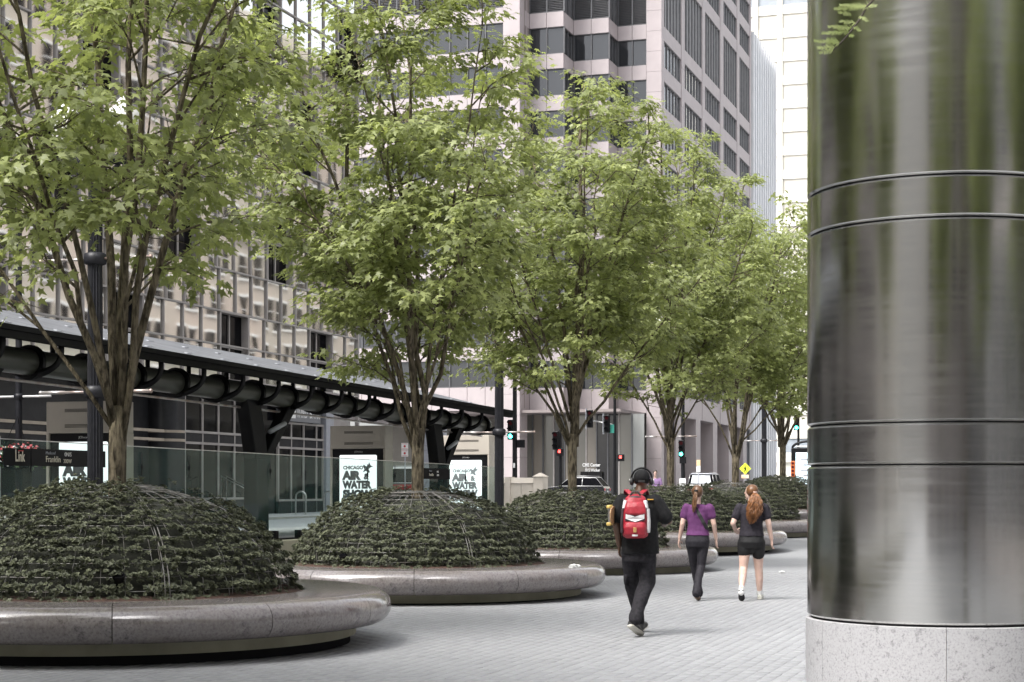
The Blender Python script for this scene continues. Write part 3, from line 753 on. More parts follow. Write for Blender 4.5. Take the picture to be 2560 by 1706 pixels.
# ------------------------------------------------------------------ bus shelter
TILT = 0.0096
def shelter():
    b = thing('bus_shelter', 'long black bus shelter with sloping grey roof carried on a tubular beam', 'shelter', W(33, 0, 0), 0)
    b.rotation_euler = (0, TILT, TH)
    s0, s1 = 8.0-33, 46.0-33
    tf, zf, tb, zb = 14.9, 3.88, 19.0, 4.90
    # roof sheets, one panel each 3.1 m
    n = 13; w = (s1-s0)/n; nx = -(zb-zf); 
    for k in range(n):
        a, c = s0+w*k+.012, s0+w*(k+1)-.012
        MB().rings([[(a,tf,zf),(a,tb,zb),(a,tb,zb-.07),(a,tf,zf-.07)],[(c,tf,zf),(c,tb,zb),(c,tb,zb-.07),(c,tf,zf-.07)]]).build('roof_panel', MAT['roof'], b)
        clip = MB()
        for f in (.22, .62):
            for g in (.25, .75):
                s = a+(c-a)*g; t = tf+(tb-tf)*f; z = zf+(zb-zf)*f
                clip.rings([[(s-.10,t-.03,z+.004),(s+.10,t-.03,z+.004),(s+.10,t+.03,z+.019),(s-.10,t+.03,z+.019)],[(s-.09,t-.03,z+.016),(s+.09,t-.03,z+.016),(s+.09,t+.03,z+.031),(s-.09,t+.03,z+.031)]])
        clip.build('roof_clip', MAT['sign_grey'], b)
    MB().box(s0-.02, s1+.02, tf-.10, tf-.003, zf-.16, zf+.02).box(s0-.02, s1+.02, tf-.16, tf-.101, zf-.05, zf+.03).build('gutter', MAT['black_metal'], b)
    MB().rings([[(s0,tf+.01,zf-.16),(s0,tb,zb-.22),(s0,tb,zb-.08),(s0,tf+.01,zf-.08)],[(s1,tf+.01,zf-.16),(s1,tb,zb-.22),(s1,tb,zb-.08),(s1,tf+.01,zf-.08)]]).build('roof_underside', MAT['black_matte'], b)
    tp, zp, r = 15.55, 3.50, .205
    MB().tube([(s0+.3, tp, zp), (s1-.2, tp, zp)], r, 28).build('beam_pipe', MAT['pipe'], b, True, sharp=40)
    MB().tube([(s0+.3, tp+.05, zp-.30), (s1-.3, tp+.05, zp-.30)], .022, 8).build('conduit', MAT['rod'], b, True)
    k = 0; s = 23.6-33-1.56*9
    ring = MB().lathe([(r+.002,-.045),(.275,-.045),(.275,.045),(r+.002,.045)], 28, loop=True)
    for (x_, y_) in (): pass
    V = [(z, x, y) for x, y, z in ring.v]; ring.v = V
    arm = MB()
    def bez(p0, p1, p2, p3, n=9):
        o = []
        for i in range(n+1):
            u = i/n; o.append(tuple(p0[j]*(1-u)**3+3*p1[j]*u*(1-u)**2+3*p2[j]*u*u*(1-u)+p3[j]*u**3 for j in range(3)))
        return o
    arm.tube(bez((0,-.16,-.19),(0,-.50,-.10),(0,-.60,.0),(0,-.56,.28)), [.062,.058,.054,.050,.048,.047,.047,.047,.047,.047], 8)
    arm.tube(bez((0,.16,-.19),(0,.50,-.10),(0,.62,.1),(0,.58,.50)), .045, 8)
    rm = ring.mesh('ring_plate', MAT['black_metal'], False); am = arm.mesh('bracket_arm', MAT['black_metal'], True)
    while s < s1-.1:
        if s > s0+.4:
            o = mk('ring_plate', rm, b, (s, tp, zp)); mk('bracket_arm', am, o)
        s += 1.56
    for sp in (10.6-33, 21.1-33, 31.6-33, 42.1-33):
        pb = MB()
        g = .45
        def strut(pa, pc, w0, w1, d0, d1, n=6, bow=0):
            rs = []
            for i in range(n+1):
                u = i/n; x = pa[0]+(pc[0]-pa[0])*u + bow*math.sin(u*math.pi); z = pa[1]+(pc[1]-pa[1])*u; w = w0+(w1-w0)*u; d = d0+(d1-d0)*u
                rs.append([(x-w,tp-d,z),(x+w,tp-d,z),(x+w,tp+d,z),(x-w,tp+d,z)])
            return rs
        pb.rings(strut((sp, .5), (sp-.05, 2.2), .24, .26, .17, .15)).build('post', MAT['black_metal'], b, bevel=.03)
        MB().rings(strut((sp-.05, 2.18), (sp-.45, zp-.1), .27, .30, .148, .14, bow=.04)).build('post_arm', MAT['black_metal'], b, bevel=.03)
        MB().rings(strut((sp+.12, 2.05), (sp+1.55, zp-.1), .14, .20, .12, .12, bow=-.03)).build('post_arm', MAT['black_metal'], b, bevel=.03)
        MB().tube([(sp+.25, tp-.16, 2.75), (sp+.95, tp-.16, 2.95)], .05, 8).build('spot_lamp', MAT['sign_grey'], b, True)
shelter()

# ------------------------------------------------------------------ retaining wall, glass windscreen, station boards
def windscreen():
    w = sthing('retaining_wall', 'low olive concrete wall below the glass windscreen', 'wall', 0, 0, 0)
    s = -20.0
    while s < 44:
        box('wall_block', MAT['olive_concrete'], w, s+.006, s+2.99, 13.82, 14.36, -.2, .66, bevel=.015); s += 3.0
    g = thing('glass_windscreen', 'row of tall greenish glass panels along the bus platform', 'glass screen', W(28, 0, 0), 0); g.rotation_euler = (0, TILT*.6, TH)
    a = 9.0-28; pw = 1.55; k = 0
    pane = MB().box(.012, pw-.012, -.006, .006, .74, 2.25).mesh('glass_panel', MAT['glass'])
    cl = MB()
    cl.box(-.05, .05, -.06, .06, .62, .84); clm = cl.mesh('clamp_post', MAT['black_metal'])
    rd = MB(); rd.tube([(0,-.03,1.92),(0,-.03,2.28)], .008, 6); rd.ell((0,-.03,2.07), (.022,.022,.055), 8, 6)
    rdm = rd.mesh('panel_clip', MAT['black_metal'], True)
    while a < 42.2-28-.5:
        mk('glass_panel', pane, g, (a, 14.1, 0)); mk('clamp_post', clm, g, (a+.25, 14.1, 0)); mk('clamp_post', clm, g, (a+pw-.25, 14.1, 0))
        if k % 1 == 0: mk('panel_clip', rdm, g, (a, 14.1, -.12))
        a += pw; k += 1
    MB().box(9.0-28, a, 14.04, 14.16, .662, .70).build('bottom_rail', MAT['black_metal'], g)
    MB().box(9.0-28, a, 14.092, 14.108, 2.252, 2.266).build('top_cap', MAT['chrome'], g)
    # station boards fixed to the glass
    tb = 14.055
    sa, sb = s_at(9, tb), s_at(74, tb)
    o = sthing('platform_board', 'black platform board reading Link on the glass windscreen', 'sign', sa, tb, 1.95)
    box('board', MAT['black_metal'], o, 0, sb-sa, -.012, .012, -.02, .225)
    l = text_mb('L', .235, '-t', ((sb-sa)*.40, -.016, .045), MAT['cream_letters'], o, xs=.62, off=.004)
    text_mb('ink', .21, '-t', ((sb-sa)*.40+.075, -.016, .045), MAT['cream_letters'], o, xs=.62, off=.004)
    box('accent', MAT['red'], o, (sb-sa)*.40+.08, (sb-sa)*.40+.20, -.019, -.013, .185, .20)
    sa, sb = s_at(77, tb), s_at(262, tb)
    o = sthing('platform_board', 'black platform board reading Madison Franklin beside the fluted lamp post', 'sign', sa, tb, 1.955)
    box('board', MAT['black_metal'], o, 0, sb-sa, -.012, .012, -.02, .225)
    text_mb('Madison/', .062, '-t', (s_at(112, tb)-sa, -.016, .150), MAT['sign_grey'], o, fit=s_at(136, tb)-s_at(112, tb))
    text_mb('Franklin', .125, '-t', (s_at(112, tb)-sa, -.016, .040), MAT['cream_letters'], o, fit=s_at(148, tb)-s_at(112, tb), off=.001)
    text_mb('0N/S', .085, '-t', (s_at(159, tb)-sa, -.016, .130), MAT['white'], o, fit=s_at(176, tb)-s_at(159, tb))
    text_mb('300W', .085, '-t', (s_at(156, tb)-sa, -.016, .030), MAT['cream_letters'], o, fit=s_at(176, tb)-s_at(156, tb))
    sa, sb = s_at(1050, tb), s_at(1124, tb)
    o = sthing('platform_board', 'small black platform board beside the directory pylon', 'sign', sa, tb, 1.86)
    box('board', MAT['black_metal'], o, 0, sb-sa, -.012, .012, -.02, .225)
    text_mb('Madison/', .05, '-t', (.55, -.016, .15), MAT['sign_grey'], o); text_mb('Franklin', .09, '-t', (.55, -.016, .05), MAT['cream_letters'], o)
    text_mb('0N/S', .06, '-t', (1.05, -.016, .13), MAT['white'], o); text_mb('300W', .06, '-t', (1.05, -.016, .05), MAT['white'], o)
windscreen()

# ------------------------------------------------------------------ advertising kiosks
def kiosk(s, label):
    k = sthing('advertising_kiosk', label, 'kiosk', s, 17.0, .62, 'poster kiosks on the bus platform')
    W2 = .745
    box('head_box', MAT['beige'], k, 0, .52, -W2, W2, 2.0, 2.57, bevel=.012)
    slots = MB()
    for z in (2.10, 2.38):
        for d in (0, .022, .044): slots.box(-.004, .012, -.42, .36, z+d, z+d+.009)
    slots.build('vent_slot', MAT['black_matte'], k)
    box('side_panel', MAT['beige'], k, 0, .52, -W2, -W2+.05, 0, 1.998); box('side_panel', MAT['beige'], k, 0, .52, W2-.05, W2, 0, 1.998)
    box('poster_frame', MAT['black_metal'], k, .05, .45, -W2+.052, W2-.052, .02, 1.99)
    sc = MB().rings([[(x, t, z) for t, z in rr(-.5, .5, .2, 1.84, .035)] for x in (.032, .049)]).build('poster_screen', MAT['screen'], k)
    L = .40
    text_mb('CHICAGO', .12, '-s', (.028, L, 1.485), MAT['ink'], sc, fit=.54, off=.006)
    text_mb('AIR', .28, '-s', (.028, L, 1.235), MAT['ink'], sc, fit=.52, off=.022)
    text_mb('&', .20, '-s', (.028, L-.56, 1.235), MAT['ink'], sc, fit=.15, off=.01)
    text_mb('WATER', .245, '-s', (.028, L, 1.015), MAT['ink'], sc, fit=.80, off=.020)
    text_mb('SHOW', .25, '-s', (.028, L, .785), MAT['ink'], sc, fit=.80, off=.020)
    text_mb('JCDecaux', .055, '-s', (.045, .10, 1.905), MAT['white'], k, fit=.22)
    jet = [(0,.20),(.035,.10),(.13,.08),(.15,.03),(.05,0),(.06,-.10),(.10,-.15),(.0,-.12),(-.10,-.15),(-.06,-.10),(-.05,0),(-.15,.03),(-.13,.08),(-.035,.10)]
    ca, sa_ = math.cos(2.3), math.sin(2.3)
    jp = [(-.26-(x*ca - y*sa_)*.85, 1.52+(x*sa_ + y*ca)*.85) for x, y in jet]
    MB().prism(jp, 'x', .024, .031).build('jet_emblem', MAT['sign_grey'], sc)
    return k
def rr(x0, x1, y0, y1, r, n=4):
    o = []
    for cx, cy, a in ((x1-r,y1-r,0),(x0+r,y1-r,90),(x0+r,y0+r,180),(x1-r,y0+r,270)):
        for i in range(n+1):
            w = math.radians(a+90*i/n); o.append((cx+r*math.cos(w), cy+r*math.sin(w)))
    return o
for s, lab in ((27.5, 'beige kiosk with lit air show poster behind the platform boards'), (40.2, 'beige kiosk with lit air show poster between the two forked shelter posts'), (48.3, 'beige kiosk with lit air show poster at the far end of the shelter')):
    kiosk(s, lab)

# ------------------------------------------------------------------ planters
PR, PRI = 2.87, 1.96
def rim_profile():
    r0 = .168; zc = .39
    p = [(PRI, .30), (PRI, zc+r0-.012), (PRI+.012, zc+r0)]
    for i in range(0, 11):
        a = math.pi/2 - math.pi*i/10
        p.append((PR-r0+r0*math.cos(a), zc+r0*math.sin(a)))
    p.append((2.2, zc-r0)); p.append((2.2, .30))
    return p
RIM = []
for k in range(12):
    a = math.radians(30*k); g = .0013
    RIM.append(None)
rimbody = MB().lathe(rim_profile(), 14, a0=.0015, a1=math.radians(30)-.0015, loop=True)
rim_me = rimbody.mesh('rim_stone', MAT['rim'], True); rim_me.set_sharp_from_angle(angle=math.radians(38))
base_me = MB().lathe([(1.9,.10),(2.50,.10),(2.50,.225),(1.9,.225)], 72, loop=True).mesh('concrete_base', MAT['olive_concrete'], True); base_me.set_sharp_from_angle(angle=.7)
plinth_me = MB().lathe([(1.9,-.25),(2.44,-.25),(2.44,.099),(1.9,.099)], 72, loop=True).mesh('shadow_plinth', MAT['black_matte'], True); plinth_me.set_sharp_from_angle(angle=.7)  # recess below the base, its shade put into the black colour
soil_me = MB().lathe([(0.001,.585),(1.72,.585),(1.86,.575),(PRI-.002,.545)], 48).mesh('soil', MAT['soil'], True)
DA, DH, DZ = 1.80, 1.13, .50
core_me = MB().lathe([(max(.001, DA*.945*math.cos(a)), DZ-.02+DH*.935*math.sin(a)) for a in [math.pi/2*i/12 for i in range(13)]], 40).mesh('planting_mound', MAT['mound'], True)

def shrub_mesh(seed, dens=1.0):
    rng = np.random.default_rng(seed)
    # rosette template: 11 leaves, 2 triangles each
    P, N, S_ = [], [], []; wb0 = rng.random()*6
    arc = 0.0; ang = 0.03; tiers = []
    while ang < math.pi/2 - .16:
        tiers.append(ang); ds = math.hypot(DA*math.sin(ang), DH*math.cos(ang)); ang += .118/ds
    for ti, a in enumerate(tiers):
        r = DA*math.cos(a); cnt = int(2*math.pi*r/.0088*dens)
        wob = rng.random(4)*6.28
        for i in range(cnt):
            az = rng.random()*2*math.pi
            # clumpy gaps
            gapn = math.sin(az*7+wob[0])+math.sin(az*17+wob[1])*.8+math.sin(az*31+wob[2])*.7
            if gapn < -1.25 and rng.random() < .8: continue
            az2 = (az+math.pi) % (2*math.pi) - math.pi
            bare = sm((a-(.80 if -1.0 < az2 < .95 else 1.20))/.2)
            if rng.random() < bare*.97: continue
            da = min(.95, max(0, rng.normal(.40, .24)))
            ds = math.hypot(DA*math.sin(a), DH*math.cos(a))
            aa = a + (da-.4)*.118/ds
            lift = rng.normal(.0, .011) + .08*math.sin(da*math.pi)**1.2 + .018*math.sin(az*23+wob[3]) + .022*math.sin(az*11+ti*2.1) + .018*math.sin(az*3+ti*.55+wb0) + .012*math.sin(az*5-ti*.8)
            p = np.array([DA*math.cos(aa)*math.cos(az), DA*math.cos(aa)*math.sin(az), DZ + DH*math.sin(aa)])
            nn = np.array([math.cos(aa)/DA*math.cos(az), math.cos(aa)/DA*math.sin(az), math.sin(aa)/DH]); nn /= np.linalg.norm(nn)
            P.append(p + nn*lift); n2 = nn*.75 + np.array([0,0,.65]) + rng.normal(0,.22,3); N.append(n2/np.linalg.norm(n2)); S_.append(rng.uniform(.026,.041))
    # a few sprigs at the foot
    for i in range(150):
        az = rng.random()*6.283; r = DA + abs(rng.normal(0,.035)); P.append(np.array([r*math.cos(az), r*math.sin(az), .53+rng.random()*.05]))
        n2 = np.array([math.cos(az)*.5, math.sin(az)*.5, .9]); N.append(n2/np.linalg.norm(n2)); S_.append(rng.uniform(.035,.055))
    P, N, S_ = np.array(P), np.array(N), np.array(S_); n = len(P)
    up = np.tile([0.31,.12,.94], (n,1)); A = np.cross(N, up); A /= np.linalg.norm(A,axis=1,keepdims=True); B = np.cross(N, A)
    nl = 9; Vs, Fs, LV = [], [], []; off = 0
    spin = rng.random(n)*6.28; tone = np.clip(rng.normal(.45,.22,n), 0, 1)
    for k in range(nl):
        inner = k >= 6
        th = spin + k*6.283/6 + (0.5 if inner else 0) + rng.normal(0,.15,n); el = (1.05 if inner else .42) + rng.normal(0,.14,n)
        ln = S_*(.72 if inner else 1.0)*rng.uniform(.8,1.15,n); wd = ln*.36
        D = (A*np.cos(th)[:,None] + B*np.sin(th)[:,None]); dirv = D*np.cos(el)[:,None] + N*np.sin(el)[:,None]
        side = np.cross(dirv, N); side /= np.linalg.norm(side,axis=1,keepdims=True)+1e-9
        nrm = np.cross(side, dirv)
        b0 = P + dirv*ln[:,None]*.08; tip = P + dirv*ln[:,None] - N*(ln*.14)[:,None]
        mid = P + dirv*(ln*.58)[:,None]
        l = mid + side*wd[:,None] + nrm*(ln*.07)[:,None]; r = mid - side*wd[:,None] + nrm*(ln*.07)[:,None]
        V = np.stack([b0, r, tip, l], 1).reshape(-1,3); Vs.append(V)
        ix = np.arange(n)*4 + off
        Fs.append(np.stack([ix, ix+1, ix+2], 1)); Fs.append(np.stack([ix, ix+2, ix+3], 1)); off += 4*n
        LV.append(np.repeat(np.clip(tone + (.22 if inner else 0) + rng.normal(0,.08,n), 0, 1), 4))
    return np_mesh('ground_cover', np.concatenate(Vs), np.concatenate(Fs), MAT['shrub'], np.concatenate(LV))
SHRUB = [shrub_mesh(3), shrub_mesh(8)]

def wire_mesh():
    mb = MB(); rng = random.Random(5)
    def pt(a, az, o): return (DA*math.cos(a)*math.cos(az)*(1+o), DA*math.cos(a)*math.sin(az)*(1+o), DZ + DH*math.sin(a)*(1+o))
    nm = 44
    for k in range(nm):
        for d in ((0, .035) if k % 3 == 0 else (0,)):
            az = 2*math.pi*k/nm + d + rng.gauss(0,.006); top = 1.44
            o = [rng.gauss(.008,.008) for _ in range(15)]
            mb.tube([pt(top*i/14, az, o[i]) for i in range(15)], .0036, 4, False)
    for i in range(1, 13):
        a = 1.44*i/12 if i < 12 else 1.44
        mb.tube([pt(a, 2*math.pi*k/40, .004 if i < 8 else .02) for k in range(41)], .0032, 4, False)
    for a in (1.30, 1.37): mb.tube([pt(a, 2*math.pi*k/40, .03) for k in range(41)], .007, 4, False)
    return mb.mesh('wire_dome', MAT['wire'], False)
WIRE = wire_mesh()
# a timber batten and steel flat strapped up each dome, as the photo shows
def strap_mesh(az):
    mb = MB()
    def pt(a, o, d): return (DA*math.cos(a)*math.cos(az+d)*(1+o), DA*math.cos(a)*math.sin(az+d)*(1+o), DZ + DH*math.sin(a)*(1+o))
    for d in (-.010, .014): mb.tube([pt(.02+1.25*i/12, .038, d) for i in range(13)], .0055, 4, False)
    return mb.mesh('steel_strap', MAT['wire'])

def planter(k, label):
    s = PL_S0 + PL_D*k
    rot = 0 if k == 0 else R_.uniform(0, 6.28)
    p = thing('planter', label, 'planter', W(s, PL_T, PL_E[k]), 0, 'round granite planters in a row')
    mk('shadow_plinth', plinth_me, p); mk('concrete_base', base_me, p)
    # joints of the nearest rim fall 12 degrees right of straight-on
    j0 = math.radians(-90+12.4)
    for i in range(12): mk('rim_stone', rim_me, p, rot=(0,0,j0 + (0 if k == 0 else .35*k) + i*math.radians(30)))
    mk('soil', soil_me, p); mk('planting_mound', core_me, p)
    tag(mk('ground_cover', SHRUB[k % 2], p, rot=(0,0,rot)), kind='stuff')
    mk('wire_dome', WIRE, p, rot=(0,0,rot*.3))
    mk('steel_strap', strap_mesh(math.radians(-62)), p)
    return p
PLAB = {-1: 'granite rimmed planter beside the Link platform board end of the row', 0: 'granite rimmed planter with dome of shrubs below the fluted lamp post by the Link board',
 1: 'granite rimmed planter with crumpled paper on its rim, in front of the forked shelter post',
 2: 'granite rimmed planter with wire dome showing, behind the man with the red backpack', 3: 'granite rimmed planter passing behind the woman in the purple shirt',
 4: 'granite rimmed planter passing behind the woman with the long curly ponytail', 5: 'granite rimmed planter in front of the arched information kiosk'}
for k in range(-1, 6): planter(k, PLAB[k])

def spotlight(k, azdeg, a, label):
    az = math.radians(azdeg); s = PL_S0+PL_D*k
    c = W(s, PL_T, PL_E[k]); p = (c[0]+DA*1.01*math.cos(a)*math.cos(az), c[1]+DA*1.01*math.cos(a)*math.sin(az), c[2]+DZ+DH*math.sin(a)+.06)
    t = thing('spotlight', label, 'spotlight', p, az)
    MB().lathe([(.001,-.09),(.055,-.09),(.062,-.02),(.085,.03),(.085,.06),(.001,.06)], 16).build('housing', MAT['black_metal'], t, True, sharp=40)
    MB().lathe([(.001,.061),(.072,.061),(.072,.066),(.001,.066)], 16).build('lens', MAT['dark_glass'], t)
    MB().tube([(0,0,-.08),(.0,0,-.14),(-.02,0,-.26)], .014, 6).build('stake', MAT['black_metal'], t)
    t.rotation_euler = (0, .5, az); t.scale = (.72, .72, .72)
spotlight(0, -128, .02, 'black spotlight low at the foot of the shrubs on the planter by the Link board')
spotlight(0, -76, .18, 'black spotlight half hidden in the shrubs above the rim joint of the first planter')
spotlight(1, -122, .12, 'black spotlight among the shrubs of the planter with crumpled paper on its rim')

# ------------------------------------------------------------------ maple trees
LEAF_T = np.array([(0,.30,.0),(0,0,0),(.30,-.03,-.05),(.19,.20,-.01),(.53,.42,-.10),(.20,.47,-.02),(0,1.0,-.14),(-.20,.47,-.02),(-.53,.42,-.10),(-.19,.20,-.01),(-.30,-.03,-.05)])
LEAF_F = np.array([(0,i,i+1) for i in range(1,10)] + [(0,10,1)])
def grow(seed, H=9.6, Rm=2.35, fork=2.45, limbs=11, leaf=.13, per=15, lowz=3.35, leader=False, nsec=1.0, skew=(0,0), pw=2.5, lr=1.0):
    rng = random.Random(seed); nr = np.random.default_rng(seed)
    wood = MB(); C = []
    def vv(*a): return Vector(a)
    lean = vv(rng.gauss(0,.03), rng.gauss(0,.03), 0)
    tp = [vv(0,0,.35), vv(0,0,.75)+lean*.3, vv(0,0,1.4)+lean*.7, vv(0,0,2.0)+lean, vv(0,0,fork+.05)+lean]
    wood.tube(tp, [.132,.102,.092,.092,.096], 14)
    def env(z):
        if z < 5.4: return Rm*(.62+.38*max(0,(z-3.0))/2.4) if z > 3.0 else Rm*.62
        return Rm*math.sqrt(max(.015, 1-((z-5.4)/(H-5.2))**pw))
    def off(z):
        u = max(0, (z-3.0)/6.5)**1.2; return vv(skew[0]*u, skew[1]*u, 0)
    def clamp(p):
        c = off(p.z); d = p-c; r = math.hypot(d.x, d.y); e = env(p.z)
        if r > e: f = e/r; p = vv(c.x+d.x*f, c.y+d.y*f, p.z)
        return p
    twig = []
    for i in range(limbs):
        az = 2*math.pi*i/limbs*1.0 + rng.gauss(0,.22) + (.0 if i % 2 else .25)
        u = (i*0.618) % 1.0
        he = 4.7 + (H-.3-4.7)*(u**.8); re = env(he)*(.92 if u < .5 else .8)
        if i == 0: he, re = H-.1, .25
        if leader and i and he < 6.5: P_shift = 0
        z0 = fork - rng.uniform(.0,.40) + (rng.uniform(0,1.0) if leader and i and u > .4 else 0); out = vv(math.cos(az), math.sin(az), 0)
        P0 = vv(0,0,z0)+lean+out*.05; P2 = out*re + vv(0,0,he) + off(he); P1 = out*re*rng.uniform(.22,.50) + vv(0,0,z0+(he-z0)*rng.uniform(.40,.58))
        n = 9; pts = []
        for j in range(n+1):
            t = j/n; p = P0*(1-t)**2 + P1*2*t*(1-t) + P2*t*t
            if 0 < j: p += vv(rng.gauss(0,.035), rng.gauss(0,.035), rng.gauss(0,.02))
            pts.append(p)
        r0 = rng.uniform(.028,.046)*(1.2 if he > 7 else .75)*lr
        if leader: r0 = .088 if i == 0 else r0*.68
        wood.tube(pts, [r0*(1-t/n)**.75+.007 for t in range(n+1)], 8)
        ns = int((6 + (he-4)*1.3)*nsec)
        for j in range(ns):
            t = .30 + .70*(j+rng.random()*.7)/ns; t = min(t, .995); f = t*n; a = int(f); p = pts[a].lerp(pts[min(a+1,n)], f-a)
            ang = az + rng.gauss(0, 1.15); d = vv(math.cos(ang), math.sin(ang), rng.uniform(.05,.85)).normalized()
            L = rng.uniform(.7,1.45)*(1.0-.35*t)
            e = clamp(p + d*L + vv(0,0,.12)); m = p.lerp(e, .5) + vv(rng.gauss(0,.06), rng.gauss(0,.06), rng.gauss(.03,.05))
            wood.tube([p, m, e], [.017*(1-.4*t)+.003, .010, .004], 5, False)
            C.append((e, (e-p).normalized()))
            for q in range(5):
                tt = rng.uniform(.25,1.0); b0 = p.lerp(m, tt*2) if tt < .5 else m.lerp(e, tt*2-1)
                an2 = math.atan2(d.y, d.x) + rng.gauss(0,.95); d2 = vv(math.cos(an2), math.sin(an2), rng.uniform(-.35,.7)).normalized()
                e2 = clamp(b0 + d2*rng.uniform(.3,.75)); wood.tube([b0, b0.lerp(e2,.5)+vv(0,0,.03), e2], [.006,.0045,.0025], 4, False)
                C.append((e2, d2));
                if rng.random() < .6: C.append((b0.lerp(e2, .55), d2))
    C = [c for c in C if c[0].z > lowz + rng.gauss(0,.25) - (.5 if math.hypot(c[0].x, c[0].y) > 1.3 else 0)]
    nC = len(C); cp = np.array([tuple(c[0]) for c in C]); cd = np.array([tuple(c[1]) for c in C])
    n = nC*per; idx = np.repeat(np.arange(nC), per)
    ph = nr.random(n)*6.283; rad = np.sqrt(nr.random(n))*.26
    off = np.stack([np.cos(ph)*rad, np.sin(ph)*rad, nr.normal(0,.05,n) - rad*.30], 1)
    P = cp[idx] + off
    outx, outy = np.cos(ph)*.8 + cd[idx,0]*.6, np.sin(ph)*.8 + cd[idx,1]*.6
    D = np.stack([outx, outy, nr.normal(-.45,.30,n)], 1); D /= np.linalg.norm(D,axis=1,keepdims=True)
    crown = cp[idx].copy(); crown[:,2] -= 5.5; crown /= (np.linalg.norm(crown,axis=1,keepdims=True)+1e-6)
    Nn = np.stack([nr.normal(0,.30,n), nr.normal(0,.30,n), np.ones(n)], 1) + crown*.55
    Nn -= D*(Nn*D).sum(1,keepdims=True); Nn /= np.linalg.norm(Nn,axis=1,keepdims=True); Sd = np.cross(D, Nn)
    sz = leaf*nr.uniform(.70,1.18,n)
    V = P[:,None,:] + sz[:,None,None]*(LEAF_T[None,:,0:1]*1.05*Sd[:,None,:] + LEAF_T[None,:,1:2]*D[:,None,:] + (LEAF_T[None,:,2:3]*nr.uniform(.4,2.0,n)[:,None,None])*Nn[:,None,:])
    Fa = (LEAF_F[None] + (np.arange(n)*11)[:,None,None]).reshape(-1,3)
    ct = nr.normal(.48,.17,nC)
    lv = np.repeat(np.clip(ct[idx] + nr.normal(0,.13,n), 0, 1), 11)
    return wood.mesh('trunk', MAT['bark'], True), np_mesh('crown', V.reshape(-1,3), Fa, MAT['leaf'], lv), C
VAR = [grow(21, 10.2, 2.6, 2.42, 10, .125, 13, 3.7, False, 1.05, lr=.82), grow(32, 10.0, 3.0, 2.55, 12, .122, 16, 2.8, False, 1.25, (-.55, .1), 1.5, .74),
       grow(47, 9.9, 2.85, 2.75, 13, .122, 16, 2.9, True, 1.25), grow(58, 10.6, 2.7, 2.8, 13, .122, 16, 2.9, True, 1.25, pw=2.0)]
TLAB = {-2: ('street maple standing behind the camera in the planter row', 2, 1.0), -1: ('street maple whose branches reach in over the Link platform board', 3, .3),
 0: ('multi-stemmed maple growing beside the fluted lamp post at the Link board', 0, 0.0), 1: ('maple with a dark nest in its crown in front of the forked shelter post', 1, 0.0),
 2: ('maple with slender grey trunk in front of the traffic signals, behind the man', 2, 0.6), 3: ('maple behind the woman in purple with a lamp post close behind its trunk', 3, 3.6),
 4: ('maple whose trunk stands beside the yellow pedestrian sign', 1, 4.4), 5: ('maple nearest the arched information kiosk', 2, 2.9)}
TREES = {}
for k in range(-2, 6):
    lab, v, rz = TLAB[k]
    s = PL_S0+PL_D*k
    t = thing('maple_tree', lab, 'tree', W(s, PL_T, PL_E[k]), rz, 'street maples growing in the planters')
    mk('trunk', VAR[v][0], t); tag(mk('crown', VAR[v][1], t), kind='stuff')
    if k == 4: t.scale = (1.12, 1.12, 1.06)
    if k == 5: t.scale = (1.15, 1.15, 1.05)
    if k == -1: t.scale = (1.45, 1.45, 1.0)
    TREES[k] = t
def nest():
    s = PL_S0+PL_D; d = 25.6; X = (860-CX)/F*d; Z = z_at(165, d)
    o = thing('squirrel_nest', 'dark clump of dead leaves lodged high in a maple crown', 'nest', (X, d, Z), 0)
    nr = np.random.default_rng(2); n = 260
    dirs = nr.normal(0,1,(n,3)); dirs /= np.linalg.norm(dirs,axis=1,keepdims=True); P = dirs*nr.uniform(.10,.26,(n,1))*np.array([1,1,.85])
    D = dirs + nr.normal(0,.6,(n,3)); D /= np.linalg.norm(D,axis=1,keepdims=True); Nn = np.cross(D, nr.normal(0,1,(n,3))); Nn /= np.linalg.norm(Nn,axis=1,keepdims=True); Sd = np.cross(D, Nn)
    V = P[:,None]+.12*(LEAF_T[None,:,0:1]*Sd[:,None]+LEAF_T[None,:,1:2]*D[:,None]+LEAF_T[None,:,2:3]*3*Nn[:,None])
    mk('leaf_mass', np_mesh('leaf_mass', V.reshape(-1,3), (LEAF_F[None]+(np.arange(n)*11)[:,None,None]).reshape(-1,3), M('dead_leaf', (.035,.030,.018), (.020,.017,.011), 9, .8)), o)
    MB().tube([(0,0,-.05),(.05,.05,-.7),(.02,.2,-1.6)], [.02,.022,.03], 6).build('perch_limb', MAT['bark'], o, True)
nest()
